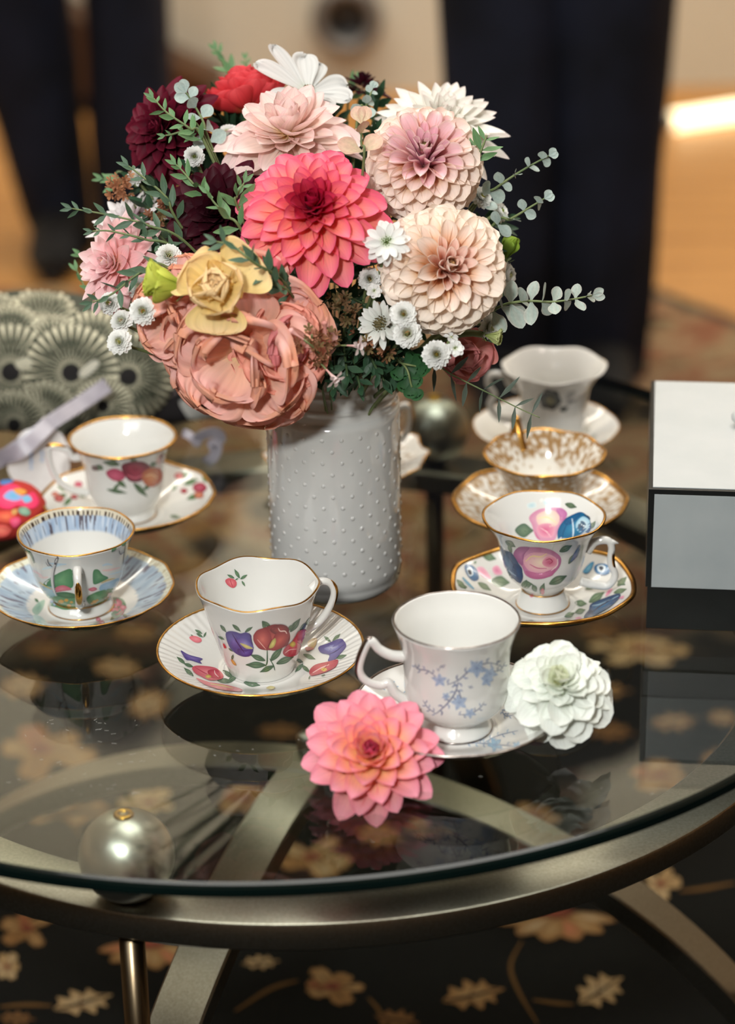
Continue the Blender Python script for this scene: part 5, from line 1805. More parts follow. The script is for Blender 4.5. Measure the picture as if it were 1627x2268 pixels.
dahlia('dahlia', 'white and lilac dahlia above the soft pink dahlia', at(292, 505, 1.755), facing(-.4, .62, .5), .0330, 44, lambda t, u, v: mix((214, 176, 200), (244, 240, 240), sstep(.1, .6, u)), phi=(105, 20), hw=.15, um=.5, p=1.5, q=.75, A=(.8, .6), bend=(.15, .6), jit=.2)
dahlia('dahlia', 'dark burgundy dahlia peeping out behind the white cosmos', at(800, 205, 1.84), facing(.05, .9, .2), .020, 40, col_burg, phi=(110, 16), hw=.2, um=.55, p=1.7, q=.7, A=(.9, .7), bend=(-.1, .5))

# ---- the two dahlias lying on the table
pd = on_z(836, 1735, ZT)
dahlia('dahlia', 'pink dahlia with orange glow lying on the glass before the silver rimmed saucer', at(824, 1676, (Vector((pd.x, pd.y + .004, ZT)) - CAM).dot(RC @ Vector((0, 0, -1))) - .004), facing(-.06, .42, .90),   .0435, 70, col_table_pink,
       phi=(100, 12), hw=.245, lenf=(1.0, .28), um=.58, p=1.9, q=.62, A=(.8, .65), bend=(.0, .55), hwmin=.5, jit=.10, pw=.66, stem=False, back=True,
       eye=(.0035, .003, 16, (206, 60, 110), (224, 84, 128), .008, .010))
pw_ = on_z(1236, 1575, ZT + .02)
dahlia('dahlia', 'greenish white dahlia leaning on the silver rimmed saucer', at(1236, 1524, (on_z(1236, 1524, ZT + .041) - CAM).dot(RC @ Vector((0, 0, -1)))), facing(-.02, .50, .86), .0350, 86, col_table_white,
       phi=(120, 12), hw=.31, lenf=(1.0, .36), um=.64, p=2.4, q=.5, A=(.7, .6), bend=(-.25, .5), hwmin=.42, jit=.22, pw=.62, stem=False, back=True,
       eye=(.0045, .003, 40, (196, 196, 110), (232, 236, 200), .0055, .012))


# ---- cosmos, daisies and buttons
def simple_flower(name, label, pos, axis, Rr, n, colf, eye, phi=85, hw=.3, um=.65, p=2, q=.55, A=.3, bend=-.1, jit=.1, double=1, stem=True, group=None, ruf=0.0, notch=0.0, phis=None, eye_h=None, spin=0.0, stem_r=.0014):
    root = thing(name, label, 'flower', axis_matrix(pos, axis, spin), group)
    me = [petal_mesh('petal', L=Rr * s, hw=Rr * hw, um=um, p=p, q=q, A0=A, A1=A, bend=bend, colf=colf, ruf=ruf, notch=notch, nu=7, nv=6, seed=s * 7) for s in (1.0, .93)]
    for d in range(double):
        for i in range(n):
            ph = phis[i % len(phis)] if phis else phi - d * 18
            part('petal', me[(i + d) % 2], root, petal_frame(R(ph) + RND.gauss(0, jit), 2 * PI * (i + .5 * d) / n + RND.gauss(0, jit * .5), Rr * .08, .0002 * i, 1 - .12 * d, RND.gauss(0, jit), 0))
    er, ci, co = eye
    h = eye_h or er * .5
    g = G()
    m = 46
    for i in range(m):
        t = (i + .5) / m
        a = i * 2.39996
        b = Vector((er * math.sqrt(t) * math.cos(a), er * math.sqrt(t) * math.sin(a), h * (1 - t)))
        s = er * .16
        c = lin(mix(ci, co, t))
        g.add([b + Vector((s, 0, -s)), b + Vector((-s * .5, s * .87, -s)), b + Vector((-s * .5, -s * .87, -s)), b + Vector((0, 0, s * 2.2))], [(0, 1, 3), (1, 2, 3), (2, 0, 3)], c, [(0, 0)] * 4)
    part('florets', mesh('florets', g.v, g.f, g.c, g.uv, False, (M['petal'],)), root)
    if stem:
        stem_to_vase(root, pos, axis, stem_r, back=.001)
    return root


WHT = lambda u, v: mix((218, 222, 200), (238, 238, 235), sstep(0, .4, u))
def cosmos(label, px, py, t, petals, axis, eye=(.0045, (200, 170, 40), (110, 100, 40))):
    """petals: (tip px, tip py, depth change, half width)"""
    pos = at(px, py, t)
    Mx = axis_matrix(pos, axis)
    root = thing('cosmos', label, 'flower', Mx)
    inv = Mx.inverted()
    for i, (tx, ty, dt, hw) in enumerate(petals):
        tipp = at(tx, ty, t + dt)
        d = tipp - pos
        L = d.length
        d.normalize()
        nn = (axis - d * axis.dot(d)).normalized()
        x = d.cross(nn)
        me = petal_mesh('petal', L=L, hw=hw, um=.70, p=2.6, q=.42, w0=.22, A0=.7, A1=.35, bend=.1, bend_tip=-.25, notch=.07, ruf=.0012, rk=3, seed=i * 2.0, nu=12, nv=12, colf=lambda u, v: mix(mix((206, 212, 190), (224, 224, 222), sstep(0, .3, u)), (194, 196, 194), .7 * (math.sin(v * 16) * .5 + .5) * (1 - .4 * u)))
        part('petal', me, root, inv @ Matrix(((x.x, d.x, nn.x, pos.x), (x.y, d.y, nn.y, pos.y), (x.z, d.z, nn.z, pos.z), (0, 0, 0, 1))))
    eye_part(root, eye[0], .002, 30, eye[1], eye[2], .003, .003)
    stem_to_vase(root, pos, axis, .0014, back=.001)
    return root


cosmos('white cosmos with upright petals at the very top of the bouquet', 682, 206, 1.765,
       ((562, 140, -.004, .0085), (598, 98, .012, .0062), (672, 120, .018, .0095), (704, 140, .022, .0085), (770, 190, .004, .0100), (778, 222, -.012, .0090), (730, 246, -.022, .0085), (602, 226, -.018, .0095)), facing(.08, .62, .75))
simple_flower('daisy', 'small white daisy with pale green eye between coral and peach dahlias', at(856, 538, 1.638), facing(.05, .15, .98), .0152, 13, WHT, (.0056, (150, 178, 104), (190, 206, 150)), hw=.20, q=.6, p=1.6, A=.4, bend=-.2, jit=.16, double=2)
simple_flower('scabiosa', 'white star flower with dark brown bristly centre below the bouquet', at(846, 720, 1.655), facing(-.55, .12, .82), .0165, 12, lambda u, v: mix((196, 200, 190), (232, 232, 228), u), (.0072, (150, 140, 100), (84, 72, 54)), hw=.16, q=.7, p=1.5, A=.4, bend=.1, jit=.16, double=2, eye_h=.005)
simple_flower('small_white_blossom', 'tiny white blossom with green eye beside the hanging button flower', at(1007, 772, 1.645), facing(.15, .1, .97), .0060, 7, WHT, (.0022, (150, 170, 70), (176, 190, 90)), hw=.32, A=.5, double=2)
simple_flower('small_white_blossom', 'tiny white blossom above the hanging button flower', at(999, 748, 1.655), facing(.2, .6, .7), .0050, 5, WHT, (.0012, (190, 190, 120), (210, 210, 150)), hw=.36, A=.5)
simple_flower('small_white_blossom', 'tiny white blossom with green eye under the small daisy', at(828, 645, 1.655), facing(.1, .1, .97), .0052, 7, WHT, (.0020, (150, 170, 70), (176, 190, 90)), hw=.32, A=.5, double=2)


def button(label, px, py, t, f, Rr, eye_c=((204, 164, 40), (190, 176, 60)), eye_r=.28, n=96):
    pos, axis = at(px, py, t), facing(*f)
    root = thing('feverfew', label, 'flower', axis_matrix(pos, axis, px), 'white button flowers')
    g = G()
    for i in range(n):
        tt = (i + .5) / n
        ph = R(120 - 92 * tt)
        rr = Rr * (.15 + .0 * tt)
        m = petal_frame(ph + RND.gauss(0, .08), i * 2.39996, Rr * (.10 + eye_r * .25), Rr * .1, 1, RND.gauss(0, .2))
        L = Rr * (.90 - .40 * tt)
        v, ff, cs, uv = petal_geo(L=L, hw=Rr * .17, um=.74, p=2.6, q=.5, A0=.7, A1=.5, bend=.45, colf=lambda u, v: mix((204, 214, 180), (240, 240, 237), sstep(0, .5, u)), nu=4, nv=2)
        g.add([m @ q for q in v], ff, cs, uv)
    part('petals', mesh('petals', g.v, g.f, g.c, g.uv, True, (M['petal'],)), root)['kind'] = 'stuff'
    eye_part(root, Rr * eye_r, Rr * .16, 26, eye_c[0], eye_c[1], Rr * .17, Rr * .34)
    stem_to_vase(root, pos, axis, .0011, back=.002)
    return root


YG = ((206, 200, 60), (200, 206, 110))
CG = ((226, 228, 160), (232, 236, 196))
button('white button flower with yellow eye hanging lowest on the left', 265, 758, 1.650, (-.15, .15, .97), .0090, YG)
button('white button flower with green yellow eye right of the pink dahlia', 317, 690, 1.645, (-.05, .1, .98), .0098, YG)
button('white button flower with closed cream heart below the burgundy dahlia', 373, 568, 1.672, (.2, .3, .9), .0088, CG, .45)
button('white button flower half hidden by dark leaves on the pink dahlia', 245, 672, 1.668, (-.3, .1, .9), .0082, YG)
button('pale button flower between the two lowest white ones on the left', 270, 712, 1.664, (-.3, .3, .85), .0078, CG, .5)
button('white button flower behind the lime green bud', 310, 640, 1.69, (-.2, .4, .85), .0085, CG, .4)
button('white button flower in the sprigs under the upper burgundy dahlia', 430, 346, 1.715, (.1, -.2, .95), .0075, ((150, 170, 60), (190, 200, 120)))
button('white button flower with orange eye right of the star flower', 893, 697, 1.640, (.05, .12, .98), .0092)
button('white button flower with large yellow eye, lower of the touching pair', 902, 739, 1.642, (.0, -.05, .99), .0096, eye_r=.46)
button('white button flower hanging lowest on the right', 966, 786, 1.640, (.05, .05, .99), .0100)
button('white button flower tucked under the coral dahlia', 818, 618, 1.668, (.1, -.1, .95), .0082, ((150, 110, 40), (170, 150, 80)), .3)
button('small white button flower right of the upper peach dahlia', 1064, 438, 1.735, (.5, .3, .8), .0085, YG)
button('greenish button flower above the right green bud', 1104, 470, 1.745, (.7, .3, .6), .0080, ((150, 176, 60), (190, 206, 120)))
button('pale button flower behind the lower peach dahlia beside the long silver sprig', 1118, 610, 1.735, (.8, .0, .5), .0095, CG, .4)
button('pale button flower under the lower peach dahlia at the silver leaves', 1082, 722, 1.705, (.6, -.3, .7), .0092, CG, .4)
button('white button flower among leaves above the burgundy dahlia', 505, 298, 1.76, (-.2, .5, .8), .0080, CG, .4)
button('white button flower in the pale sprigs at the left', 300, 395, 1.755, (-.4, .5, .7), .0075, CG, .4)


# ---- lisianthus: broad petals with ruffled edges
def lisianthus(label, pos, axis, Rr, specs, colf, spin=0.0, stem=True, name='lisianthus', calyx=False, inner=None):
    """specs: (count, phi, length, half width, bend, ruffle, roll)"""
    root = thing(name, label, 'flower', axis_matrix(pos, axis, spin))
    for ring, (n, ph, L, hw, bend, ruf, A) in enumerate(specs):
        for i in range(n):
            sd = RND.random() * 30
            me = petal_mesh('petal', L=Rr * L, hw=Rr * hw, um=.72, p=2.6, q=.42, w0=.22, A0=A, A1=A * .7, bend=bend + RND.gauss(0, .08), ruf=Rr * ruf, rk=(2.6 if ruf < .06 else 3.6) + RND.random() * 1.8, jag=.07, seed=sd, nu=18, nv=30,
                            colf=(lambda rg: (lambda u, v: colf(rg / max(1, len(specs) - 1), u, v)))(ring))
            part('petal', me, root, petal_frame(R(ph) + RND.gauss(0, .09), 2 * PI * (i + .5 * ring) / n + ring * .4 + RND.gauss(0, .12), Rr * .03, Rr * .02 * ring, 1 + RND.gauss(0, .05), RND.gauss(0, .14), 0))
    if calyx:
        g = G()
        for i in range(5):
            v, f, cs, uv = petal_geo(L=Rr * .4, hw=Rr * .07, A0=.5, A1=.5, bend=.3, colf=lambda u, v: (112, 132, 74), nu=4, nv=2)
            m = petal_frame(R(60), i * 2 * PI / 5, .002, -.002)
            g.add([m @ p for p in v], f, cs, uv)
        part('calyx', mesh('calyx', g.v, g.f, g.c, g.uv, True, (M['leaf'],)), root)
    if stem:
        stem_to_vase(root, pos, axis, .0024, back=.002)
    return root


def col_lis(t, u, v):
    c = mix((246, 232, 168), (250, 208, 186), sstep(.12, .40, u))
    c = mix(c, (250, 194, 188), sstep(.45, .9, u) * .85)
    return mix(c, (242, 166, 122), .5 * sstep(.92, 1, u) + .22 * (math.sin(v * 4 + t * 9) * .5 + .5))


def col_lis2(t, u, v):
    c = mix((240, 206, 140), (246, 186, 156), sstep(.1, .5, u))
    return mix(c, mix((240, 160, 146), (214, 120, 134), sstep(.6, 1, t)), sstep(.5, 1, u) * .7)


def col_yel(t, u, v):
    c = mix((242, 222, 140), (250, 226, 160), sstep(.1, .6, u))
    c = mix(c, (250, 214, 170), sstep(.6, 1, u) * .6)
    return mix(c, (214, 172, 96), .45 * (1 - t) * (1 - u))


FRILL = ((6, 98, 1.0, .58, -.15, .046, .25), (6, 76, .96, .52, -.05, .050, .25), (5, 54, .88, .48, .05, .055, .3), (4, 32, .78, .42, .1, .06, .4))
lisianthus('large peach pink ruffled lisianthus drooping over the vase rim', at(548, 768, 1.662), facing(-.26, -.46, .84), .0560, FRILL, col_lis, spin=.6)
lisianthus('peach ruffled lisianthus beside the lowest white button flower', at(415, 700, 1.670), facing(-.55, -.25, .80), .0380, FRILL, col_lis, spin=1.9)
lisianthus('peach ruffled lisianthus under the yellow flower, nearest the vase', at(620, 762, 1.652), facing(.28, -.05, .96), .0340, FRILL, col_lis2, spin=.1)
lisianthus('dusky pink lisianthus half hidden behind the hanging button flower', at(1022, 790, 1.735), facing(.25, -.1, .95), .0210, ((5, 70, 1.0, .7, .2, .05, .8), (4, 40, .95, .6, .5, .06, 1.1)), lambda t, u, v: mix((206, 150, 130), (212, 134, 134), u), spin=.6)
lisianthus('yellow rose-like lisianthus above the peach ruffled flowers', at(484, 640, 1.612), facing(-.08, .10, .98),   .0262,
           ((3, 96, 1.15, .80, -.1, .02, .5), (4, 66, 1.0, .66, .55, .03, .9), (4, 46, .88, .56, .75, .035, 1.1), (4, 30, .74, .46, .8, .05, 1.1), (3, 18, .62, .36, .9, .05, 1.0)), col_yel, spin=2.65)
lisianthus('lime green closed bud left of the yellow flower', at(412, 636, 1.622), facing(-.92, .10, .30), .0285, ((3, 24, .9, .44, .3, .02, 1.2), (3, 13, 1.0, .36, .12, .04, 1.4)), lambda t, u, v: mix((150, 172, 64), (206, 214, 92), sstep(.1, .8, u)), calyx=True)
lisianthus('small bright green bud at the right edge of the bouquet', at(1118, 575, 1.735), facing(.30, .90, .2), .0160, ((4, 18, 1.0, .42, .3, .04, 1.2),), lambda t, u, v: mix((98, 128, 44), (160, 190, 70), u), calyx=True)
lisianthus('pale green trumpet bud under the lower peach dahlia', at(1074, 742, 1.70), facing(.9, -.25, .3), .0115, ((5, 20, 1.0, .38, -.2, .05, .9),), lambda t, u, v: mix((170, 186, 110), (214, 220, 160), u), calyx=True)


# ---- leafy sprigs
def leaf_meshes(L, W, c0, c1, edge, up=.35, um=.42, q=.8, p=1.5, n=3, w0=.1):
    return [petal_mesh('leaf', 'leaf', L=L * s, hw=W * s, um=um, p=p, q=q, w0=w0, A0=up, A1=up, bend=b, colf=lambda u, v: mix(mix(c0, c1, u), edge, .5 * abs(v) ** 4 + (.25 if abs(v) < .05 else 0)), nu=7, nv=4)
            for s, b in ((1.0, .15), (.88, -.2), (1.08, .35))][:n]


LM = {
    'olive': leaf_meshes(.0156, .0025, (66, 92, 74), (78, 106, 84), (104, 128, 96)),
    'fresh': leaf_meshes(.0150, .0025, (84, 122, 84), (98, 138, 92), (132, 160, 104)),
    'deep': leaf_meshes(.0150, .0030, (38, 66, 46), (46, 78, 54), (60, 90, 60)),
    'silver': leaf_meshes(.0135, .0046, (150, 168, 160), (168, 184, 176), (190, 170, 160), um=.5, q=.6, p=2),
    'round': leaf_meshes(.0080, .0034, (150, 170, 166), (170, 188, 182), (186, 190, 180), um=.5, q=.55, p=2),
    'needle': leaf_meshes(.0125, .0011, (70, 82, 72), (64, 78, 68), (110, 116, 104)),
    'dusty': leaf_meshes(.0170, .0064, (196, 186, 148), (214, 180, 160), (206, 150, 140), um=.55, q=.55, p=2),
}


def sprig(label, pts, kind, pairs, scale=1.0, angle=50, stem_r=.0009, name='leafy_sprig', tip=True, alt=False, stem_mat='stem', taper=.55, to_vase=True, twist=90, seed=None, branch=None):
    """pts: (px, py, depth) from the bouquet outwards to the tip"""
    rnd = random.Random(seed if seed is not None else int(pts[0][0] * 7 + pts[-1][1]))
    P3 = [at(*p) for p in pts]
    root = thing(name, label, 'sprig', Matrix.Translation(P3[0]))
    full = P3
    if to_vase:
        m = TOPM + Vector(((P3[0] - TOPM).x * .12, .012 * rnd.uniform(-1, 1), -.02))
        full = [m, m.lerp(P3[0], .45) + Vector((0, .01, .012))] + P3
    pl = catmull(full, 8)
    r_ = [stem_r * (1.5 - .9 * i / (len(pl) - 1)) for i in range(len(pl))]
    v, f = tube_geo(pl, r_, 6)
    wpart('stem', v, f, M[stem_mat], root)
    out = catmull(P3, 14)
    Ls = [0.0]
    for a, b in zip(out, out[1:]):
        Ls.append(Ls[-1] + (b - a).length)
    view = (CAM - P3[0]).normalized()
    for k in range(pairs):
        s = (k + .6) / (pairs + .1) * Ls[-1]
        i = max(0, min(len(out) - 2, next((j for j in range(len(Ls) - 1) if Ls[j + 1] >= s), len(out) - 2)))
        p = out[i].lerp(out[i + 1], 0 if Ls[i + 1] == Ls[i] else (s - Ls[i]) / (Ls[i + 1] - Ls[i]))
        t = (out[min(i + 2, len(out) - 1)] - out[max(i - 1, 0)]).normalized()
        side = t.cross(view).normalized()
        side = Matrix.Rotation(R(twist) * (k % 2) * .75 + rnd.gauss(0, .35), 3, t) @ side
        sc = scale * (1 - (1 - taper) * (k / max(1, pairs - 1)) ** 1.5) * (.9 + .2 * rnd.random())
        for sg in ((1, -1) if not alt else ((1,) if k % 2 else (-1,))):
            an = R(angle + rnd.gauss(0, 9))
            d = (t * math.cos(an) + side * sg * math.sin(an)).normalized()
            nn = (view * .9 + Vector((0, 0, .5)) + Vector((rnd.gauss(0, .4), rnd.gauss(0, .4), rnd.gauss(0, .4))))
            nn = (nn - d * nn.dot(d)).normalized()
            x = d.cross(nn)
            Mx = Matrix(((x.x, d.x, nn.x, p.x), (x.y, d.y, nn.y, p.y), (x.z, d.z, nn.z, p.z), (0, 0, 0, 1))) @ Matrix.Diagonal((sc, sc, sc, 1))
            part('leaf', LM[kind][rnd.randrange(3)], root, Matrix.Translation(-P3[0]) @ Mx)
    if tip:
        d = (out[-1] - out[-4]).normalized()
        for a in (-.35, .3):
            dd = (d + d.cross(view) * a).normalized()
            nn = (view - dd * view.dot(dd)).normalized()
            x = dd.cross(nn)
            p = out[-1]
            sc = scale * taper * .95
            Mx = Matrix(((x.x, dd.x, nn.x, p.x), (x.y, dd.y, nn.y, p.y), (x.z, dd.z, nn.z, p.z), (0, 0, 0, 1))) @ Matrix.Diagonal((sc, sc, sc, 1))
            part('leaf', LM[kind][0], root, Matrix.Translation(-P3[0]) @ Mx)
    return root


S = sprig
S('long dark green leafy sprig reaching farthest to the left', [(420, 545, 1.69), (330, 500, 1.675), (250, 478, 1.67), (160, 462, 1.67)], 'olive', 9, 1.08, 42)
S('short dark green leafy sprig across the pink dahlia', [(400, 560, 1.685), (320, 530, 1.672), (245, 512, 1.668), (205, 512, 1.668)], 'olive', 6, .85, 46)
S('dark green sprig with a fan of leaves in front of the white and lilac dahlia', [(400, 500, 1.70), (370, 440, 1.69), (320, 395, 1.688), (285, 368, 1.69)], 'olive', 6, 1.15, 40)
S('dark green sprig drooping over the lowest button flowers at left', [(375, 595, 1.66), (310, 605, 1.655), (250, 650, 1.652), (205, 670, 1.65)], 'olive', 7, 1.15, 45)
S('fresh green sprig in front of the upper burgundy dahlia', [(455, 320, 1.72), (420, 285, 1.71), (370, 250, 1.708), (340, 218, 1.71)], 'fresh', 6, 1.05, 46)
S('fresh green sprig with few leaves beside the upper burgundy dahlia', [(450, 300, 1.725), (415, 290, 1.72), (380, 298, 1.718), (366, 300, 1.718)], 'fresh', 3, .8, 50)
S('fresh green sprig standing behind the red dahlia', [(540, 210, 1.86), (515, 160, 1.87), (495, 135, 1.875), (480, 112, 1.88)], 'fresh', 5, 1.25, 38)
S('small fresh green sprig just right of the one behind the red dahlia', [(548, 200, 1.88), (545, 160, 1.885), (543, 132, 1.89)], 'fresh', 3, .9, 40)
S('fresh green sprig between the two burgundy dahlias', [(460, 440, 1.70), (430, 410, 1.69), (405, 380, 1.69), (390, 365, 1.69)], 'fresh', 4, 1.1, 44)
S('fresh green sprig on the almost black dahlia', [(540, 520, 1.655), (505, 480, 1.65), (475, 450, 1.65), (462, 430, 1.652)], 'fresh', 4, 1.2, 48)
S('fresh green sprig at the left petals of the big coral dahlia', [(530, 470, 1.67), (525, 435, 1.665), (540, 405, 1.665)], 'fresh', 3, 1.15, 45)
S('dark green sprig lying over the yellow flower', [(640, 640, 1.64), (560, 580, 1.60), (515, 545, 1.60), (480, 535, 1.602)], 'olive', 7, 1.25, 48)
S('dark green sprig under the coral dahlia beside the yellow flower', [(650, 660, 1.645), (600, 625, 1.62), (570, 600, 1.62)], 'olive', 4, 1.35, 44)
S('single green sprig left of the soft pink dahlia', [(270, 560, 1.78), (215, 575, 1.785), (180, 565, 1.79)], 'fresh', 2, 1.1, 30, tip=True)
S('green sprig low behind the soft pink dahlia', [(260, 640, 1.78), (200, 648, 1.785), (170, 600, 1.79)], 'fresh', 2, 1.1, 30)
S('green sprig at the far left behind the tan blossom spray', [(290, 400, 1.80), (250, 400, 1.80), (228, 396, 1.80)], 'fresh', 2, 1.1, 30)
S('green leaves standing behind the blush and white dahlias', [(770, 230, 1.86), (780, 200, 1.865), (790, 178, 1.87)], 'fresh', 3, 1.1, 40)
S('green leaves lying on the cream dahlia at its right', [(1050, 372, 1.69), (1066, 330, 1.69), (1078, 300, 1.692)], 'fresh', 3, 1.25, 46, to_vase=False, tip=False)
S('long silver eucalyptus sprig pointing right below the lower peach dahlia', [(1080, 694, 1.70), (1150, 668, 1.685), (1230, 668, 1.68), (1310, 655, 1.68)], 'silver', 10, 1.42, 74, stem_r=.0010, name='eucalyptus_sprig', taper=.5)
S('upper silver eucalyptus sprig rising at the right of the bouquet', [(1050, 460, 1.74), (1100, 415, 1.725), (1160, 375, 1.72), (1215, 345, 1.72)], 'round', 6, 1.5, 70, name='eucalyptus_sprig', taper=.6)
S('middle silver eucalyptus sprig between the two others at right', [(1085, 505, 1.73), (1130, 485, 1.72), (1175, 458, 1.715), (1205, 440, 1.715)], 'round', 4, 1.5, 70, name='eucalyptus_sprig', taper=.65)
S('dusty pink eucalyptus sprig between the blush and the upper peach dahlia', [(805, 360, 1.66), (800, 320, 1.665), (800, 275, 1.67)], 'dusty', 2, 1.05, 70, name='eucalyptus_sprig', taper=.8)
S('small silver eucalyptus tip at the top between the white flowers', [(790, 270, 1.75), (810, 235, 1.75), (825, 195, 1.755)], 'round', 3, 1.35, 50, name='eucalyptus_sprig')
S('greyish eucalyptus sprig in the shade of the upper burgundy dahlia', [(470, 330, 1.735), (450, 270, 1.73), (425, 225, 1.735), (412, 205, 1.735)], 'round', 5, 1.6, 70, name='eucalyptus_sprig', taper=.8)
S('thin grey sprig with needle leaves hanging before the white cup with dark blossom', [(940, 800, 1.70), (1000, 830, 1.70), (1080, 870, 1.70), (1150, 905, 1.70), (1195, 925, 1.70)], 'needle', 7, 1.75, 66, stem_r=.0006, name='needle_sprig', taper=.75, tip=False, twist=10)

# the dark filler leaves in the heart of the bouquet
fill = [((650, 700), 1.69), ((700, 760), 1.70), ((760, 720), 1.70), ((800, 780), 1.69), ((850, 800), 1.70), ((620, 660), 1.70), ((720, 670), 1.69), ((780, 660), 1.70), ((880, 790), 1.70), ((900, 770), 1.71), ((830, 560), 1.72), ((800, 470), 1.74), ((560, 600), 1.70), ((430, 560), 1.72),
        ((450, 400), 1.75), ((520, 300), 1.79), ((720, 800), 1.70), ((770, 820), 1.71), ((350, 470), 1.75), ((340, 560), 1.74), ((820, 330), 1.77), ((1050, 560), 1.74), ((1060, 650), 1.74), ((940, 480), 1.74), ((330, 420), 1.77), ((680, 630), 1.70), ((690, 815), 1.672), ((740, 830), 1.670), ((790, 828), 1.672), ((835, 815), 1.675), ((870, 815), 1.68), ((765, 800), 1.665), ((820, 790), 1.668), ((720, 780), 1.665), ((600, 840), 1.68)]
fill += [((463, 350), 1.775), ((485, 262), 1.80), ((455, 330), 1.77), ((540, 300), 1.80), ((470, 345), 1.79), ((440, 390), 1.77), ((525, 400), 1.76), ((800, 430), 1.77), ((740, 260), 1.82), ((770, 610), 1.73), ((880, 470), 1.77), ((590, 250), 1.83), ((500, 250), 1.82), ((830, 250), 1.82), ((560, 380), 1.77),
         ((420, 470), 1.76), ((380, 380), 1.78), ((1090, 500), 1.77), ((700, 230), 1.83), ((860, 620), 1.73), ((390, 640), 1.72), ((540, 620), 1.69), ((1040, 730), 1.74), ((880, 300), 1.8)]
FG = G()
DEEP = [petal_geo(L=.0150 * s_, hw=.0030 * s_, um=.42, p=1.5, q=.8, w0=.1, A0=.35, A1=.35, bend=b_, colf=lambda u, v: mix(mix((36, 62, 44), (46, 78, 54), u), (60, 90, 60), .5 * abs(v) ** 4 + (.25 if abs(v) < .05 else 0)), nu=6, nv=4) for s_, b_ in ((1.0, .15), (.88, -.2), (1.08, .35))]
for i, ((x, y), t) in enumerate(fill):
    cx_, cy_ = 745, 640
    dx, dy = x - cx_, y - cy_
    kx = 1 + 34 / max(40, math.hypot(dx, dy))
    rnd = random.Random(i)
    P3 = [at(cx_ + dx * .55, cy_ + dy * .55 + 20, t + .035), at(cx_ + dx * .85, cy_ + dy * .85, t + .01), at(x, y, t), at(cx_ + dx * kx, cy_ + dy * kx, t - .008)]
    m = TOPM + Vector(((P3[0] - TOPM).x * .12, .012 * rnd.uniform(-1, 1), -.02))
    FG.add(*tube_geo(catmull([m, m.lerp(P3[0], .45) + Vector((0, .01, .012))] + P3, 6), .0010, 5), lin((64, 84, 52)))
    FG.uv += [(0, 0)] * (len(FG.v) - len(FG.uv))
    out = catmull(P3, 8)
    view = (CAM - P3[0]).normalized()
    sc0 = 1.45 if t > 1.71 else 1.15
    for k in range(8):
        q = min(len(out) - 2, int((k + .6) / 8 * (len(out) - 1)))
        p = out[q]
        tn_ = (out[q + 1] - out[q - 1 if q else 0]).normalized()
        side = Matrix.Rotation(R(90) * (k % 2) * .75 + rnd.gauss(0, .35), 3, tn_) @ tn_.cross(view).normalized()
        for sg in (1, -1):
            an = R(52 + rnd.gauss(0, 10)) if k < 7 else R(16)
            d = (tn_ * math.cos(an) + side * sg * math.sin(an)).normalized()
            nn = view * .9 + Vector((rnd.gauss(0, .4), rnd.gauss(0, .4), .5 + rnd.gauss(0, .4)))
            nn = (nn - d * nn.dot(d)).normalized()
            xx = d.cross(nn)
            sc = sc0 * (.8 + .3 * rnd.random()) * (1 - .03 * k)
            Mx = Matrix(((xx.x, d.x, nn.x, p.x), (xx.y, d.y, nn.y, p.y), (xx.z, d.z, nn.z, p.z), (0, 0, 0, 1))) @ Matrix.Diagonal((sc, sc, sc, 1))
            v_, f_, c_, u_ = DEEP[rnd.randrange(3)]
            FG.add([Mx @ w_ for w_ in v_], f_, c_, u_)
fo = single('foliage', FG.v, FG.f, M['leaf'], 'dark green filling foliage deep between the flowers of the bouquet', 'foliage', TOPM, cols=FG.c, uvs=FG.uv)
fo['kind'] = 'stuff'


# ---- abelia sprays with bronze bracts, pink buds and small white trumpets
def bract_cluster(root, p, n, spread, size, cols, seed):
    rnd = random.Random(seed)
    g = G()
    inv = ROOTS[root.name].inverted()
    for i in range(n):
        d = Vector((rnd.gauss(0, 1), rnd.gauss(0, 1), rnd.gauss(0, 1))).normalized()
        c = p + d * spread * rnd.random() ** .5
        ax = (d + (CAM - p).normalized() * .9).normalized()
        m = axis_matrix(c, ax, rnd.random() * 6)
        col = cols[rnd.randrange(len(cols))]
        for k in range(5):
            v, f, cs, uv = petal_geo(L=size, hw=size * .24, um=.65, p=2, q=.55, A0=.5, A1=.5, bend=.3, colf=lambda u, v: mix(mix(col, (90, 60, 44), .3), col, u), nu=3, nv=2)
            mm = m @ petal_frame(R(62), k * 2 * PI / 5, .0003, 0)
            g.add([inv @ (mm @ q) for q in v], f, cs, uv)
    o = part('bracts', mesh('bracts', g.v, g.f, g.c, g.uv, True, (M['petal'],)), root)
    o['kind'] = 'stuff'
    return o


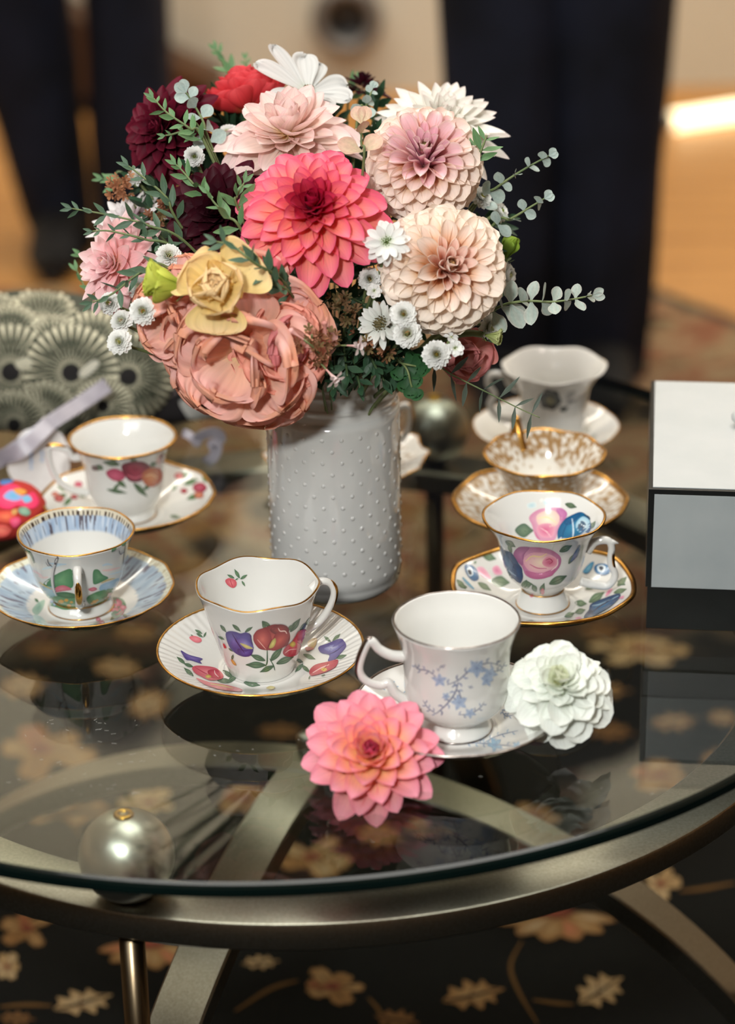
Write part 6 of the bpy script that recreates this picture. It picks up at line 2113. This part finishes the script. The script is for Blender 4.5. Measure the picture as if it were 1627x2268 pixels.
BR = ((156, 104, 78), (174, 120, 88), (132, 92, 62), (128, 112, 70))
BR2 = ((110, 84, 58), (126, 98, 66), (98, 88, 54))
BR3 = ((196, 138, 100), (206, 150, 112), (176, 118, 84))
for i, (label, clusters, cols) in enumerate((
        ('bronze abelia spray with pink buds above the left vase rim', [(690, 742, 1.625), (672, 766, 1.625), (706, 770, 1.628), (735, 752, 1.635), (700, 800, 1.635)], BR),
        ('olive bronze abelia spray right under the big coral dahlia', [(765, 670, 1.655), (740, 690, 1.655), (788, 690, 1.658), (770, 705, 1.652), (745, 662, 1.662)], BR2),
        ('olive bronze abelia spray under the coral dahlia toward the yellow flower', [(690, 660, 1.665), (660, 672, 1.668), (700, 690, 1.662), (655, 640, 1.672)], BR2),
        ('reddish abelia spray between star flower and vase', [(815, 760, 1.655), (795, 742, 1.66), (830, 775, 1.66), (860, 778, 1.66)], BR),
        ('tan abelia spray above the white and lilac dahlia', [(262, 408, 1.745), (250, 428, 1.745), (280, 420, 1.745), (272, 395, 1.75)], BR3),
        ('reddish abelia spray behind the long dark green sprig', [(350, 470, 1.735), (372, 462, 1.735), (335, 490, 1.735)], BR))):
    base = at(*clusters[0])
    root = thing('abelia_spray', label, 'sprig', Matrix.Translation(base))
    for j, cpt in enumerate(clusters):
        p = at(*cpt)
        bract_cluster(root, p, 7, .0060, .0042, cols, i * 10 + j)
        if j == 0:
            stem_to_vase(root, p, facing(0, .3, .9), .0008, back=.0)


def trumpet(label, p, axis, col=(240, 226, 224), n=5, L=.011, bud=False):
    root = thing('trumpet_blossom', label, 'flower', axis_matrix(p, axis))
    prof = [(.0006, 0), (.0008, L * .4), (.0014, L * .75), (.0020 if not bud else .0022, L * .95), (.0026 if not bud else .0006, L * 1.1)]
    v, f = lathe_geo(world_profile_smooth(prof, 3), 10)
    part('tube', mesh('tube', v, f, [lin(mix((226, 170, 160), col, min(1, q.z / L))) for q in v], [(0, 0)] * len(v), True, (M['petal'],)), root)
    if not bud:
        me = petal_mesh('petal', L=.0058, hw=.0017, um=.5, p=1.5, q=.7, A0=.3, A1=.3, bend=-.5, colf=lambda u, v: col, nu=5, nv=3)
        for k in range(n):
            part('petal', me, root, petal_frame(R(66), k * 2 * PI / n, .0018, L * .95))
    stem_to_vase(root, p, axis, .0006, back=-.0005)
    return root


trumpet('small white trumpet blossom hanging over the vase rim', at(722, 818, 1.630), facing(.62, -.70, .5))
trumpet('small white trumpet blossom beside the star flower', at(768, 765, 1.640), facing(.75, -.1, .6))
trumpet('closed pink trumpet bud over the ruffled peach flower', at(672, 752, 1.618), facing(-.82, .55, .3), (240, 190, 184), bud=True)
trumpet('closed dusky pink bud right of the other pink bud', at(722, 748, 1.634), facing(-.1, .9, .4), (214, 150, 140), bud=True)


# parsley like leaf hanging at the right of the rim
def lobed(label, px, py, t, tipx, tipy, t2):
    root = thing('parsley_leaf', label, 'leaf', Matrix.Translation(at(px, py, t)))
    a, b = at(px, py, t), at(tipx, tipy, t2)
    d = (b - a)
    view = (CAM - a).normalized()
    sd = d.normalized().cross(view)
    v, f = tube_geo(catmull([TOPM + Vector((.02, 0, 0)), TOPM + Vector((.032, -.01, .05)), a, b], 8), .0007, 6)
    wpart('stem', v, f, M['stem'], root)
    me = [petal_mesh('leaf', 'leaf', L=.012, hw=.0048, um=.62, p=2.4, q=.45, w0=.1, A0=.3, A1=.4, bend=.2, notch=.28, colf=lambda u, v: mix((28, 62, 34), (40, 82, 44), u), nu=9, nv=12)]
    for f_, ang in ((0.05, 60), (.1, -50), (.55, 45), (.5, -40), (.8, 20), (.95, -12)):
        p = a.lerp(b, f_)
        dd = (d.normalized() * math.cos(R(ang)) + sd * math.sin(R(ang))).normalized()
        nn = (view - dd * view.dot(dd)).normalized()
        x = dd.cross(nn)
        part('leaf', me[0], root, Matrix.Translation(-a) @ Matrix(((x.x, dd.x, nn.x, p.x), (x.y, dd.y, nn.y, p.y), (x.z, dd.z, nn.z, p.z), (0, 0, 0, 1))))
    return root


lobed('dark green lobed parsley leaf hanging at the right of the vase rim', 893, 808, 1.665, 912, 858, 1.66)
lobed('dark green lobed parsley leaf pointing right above the vase rim', 890, 805, 1.668, 925, 812, 1.662)
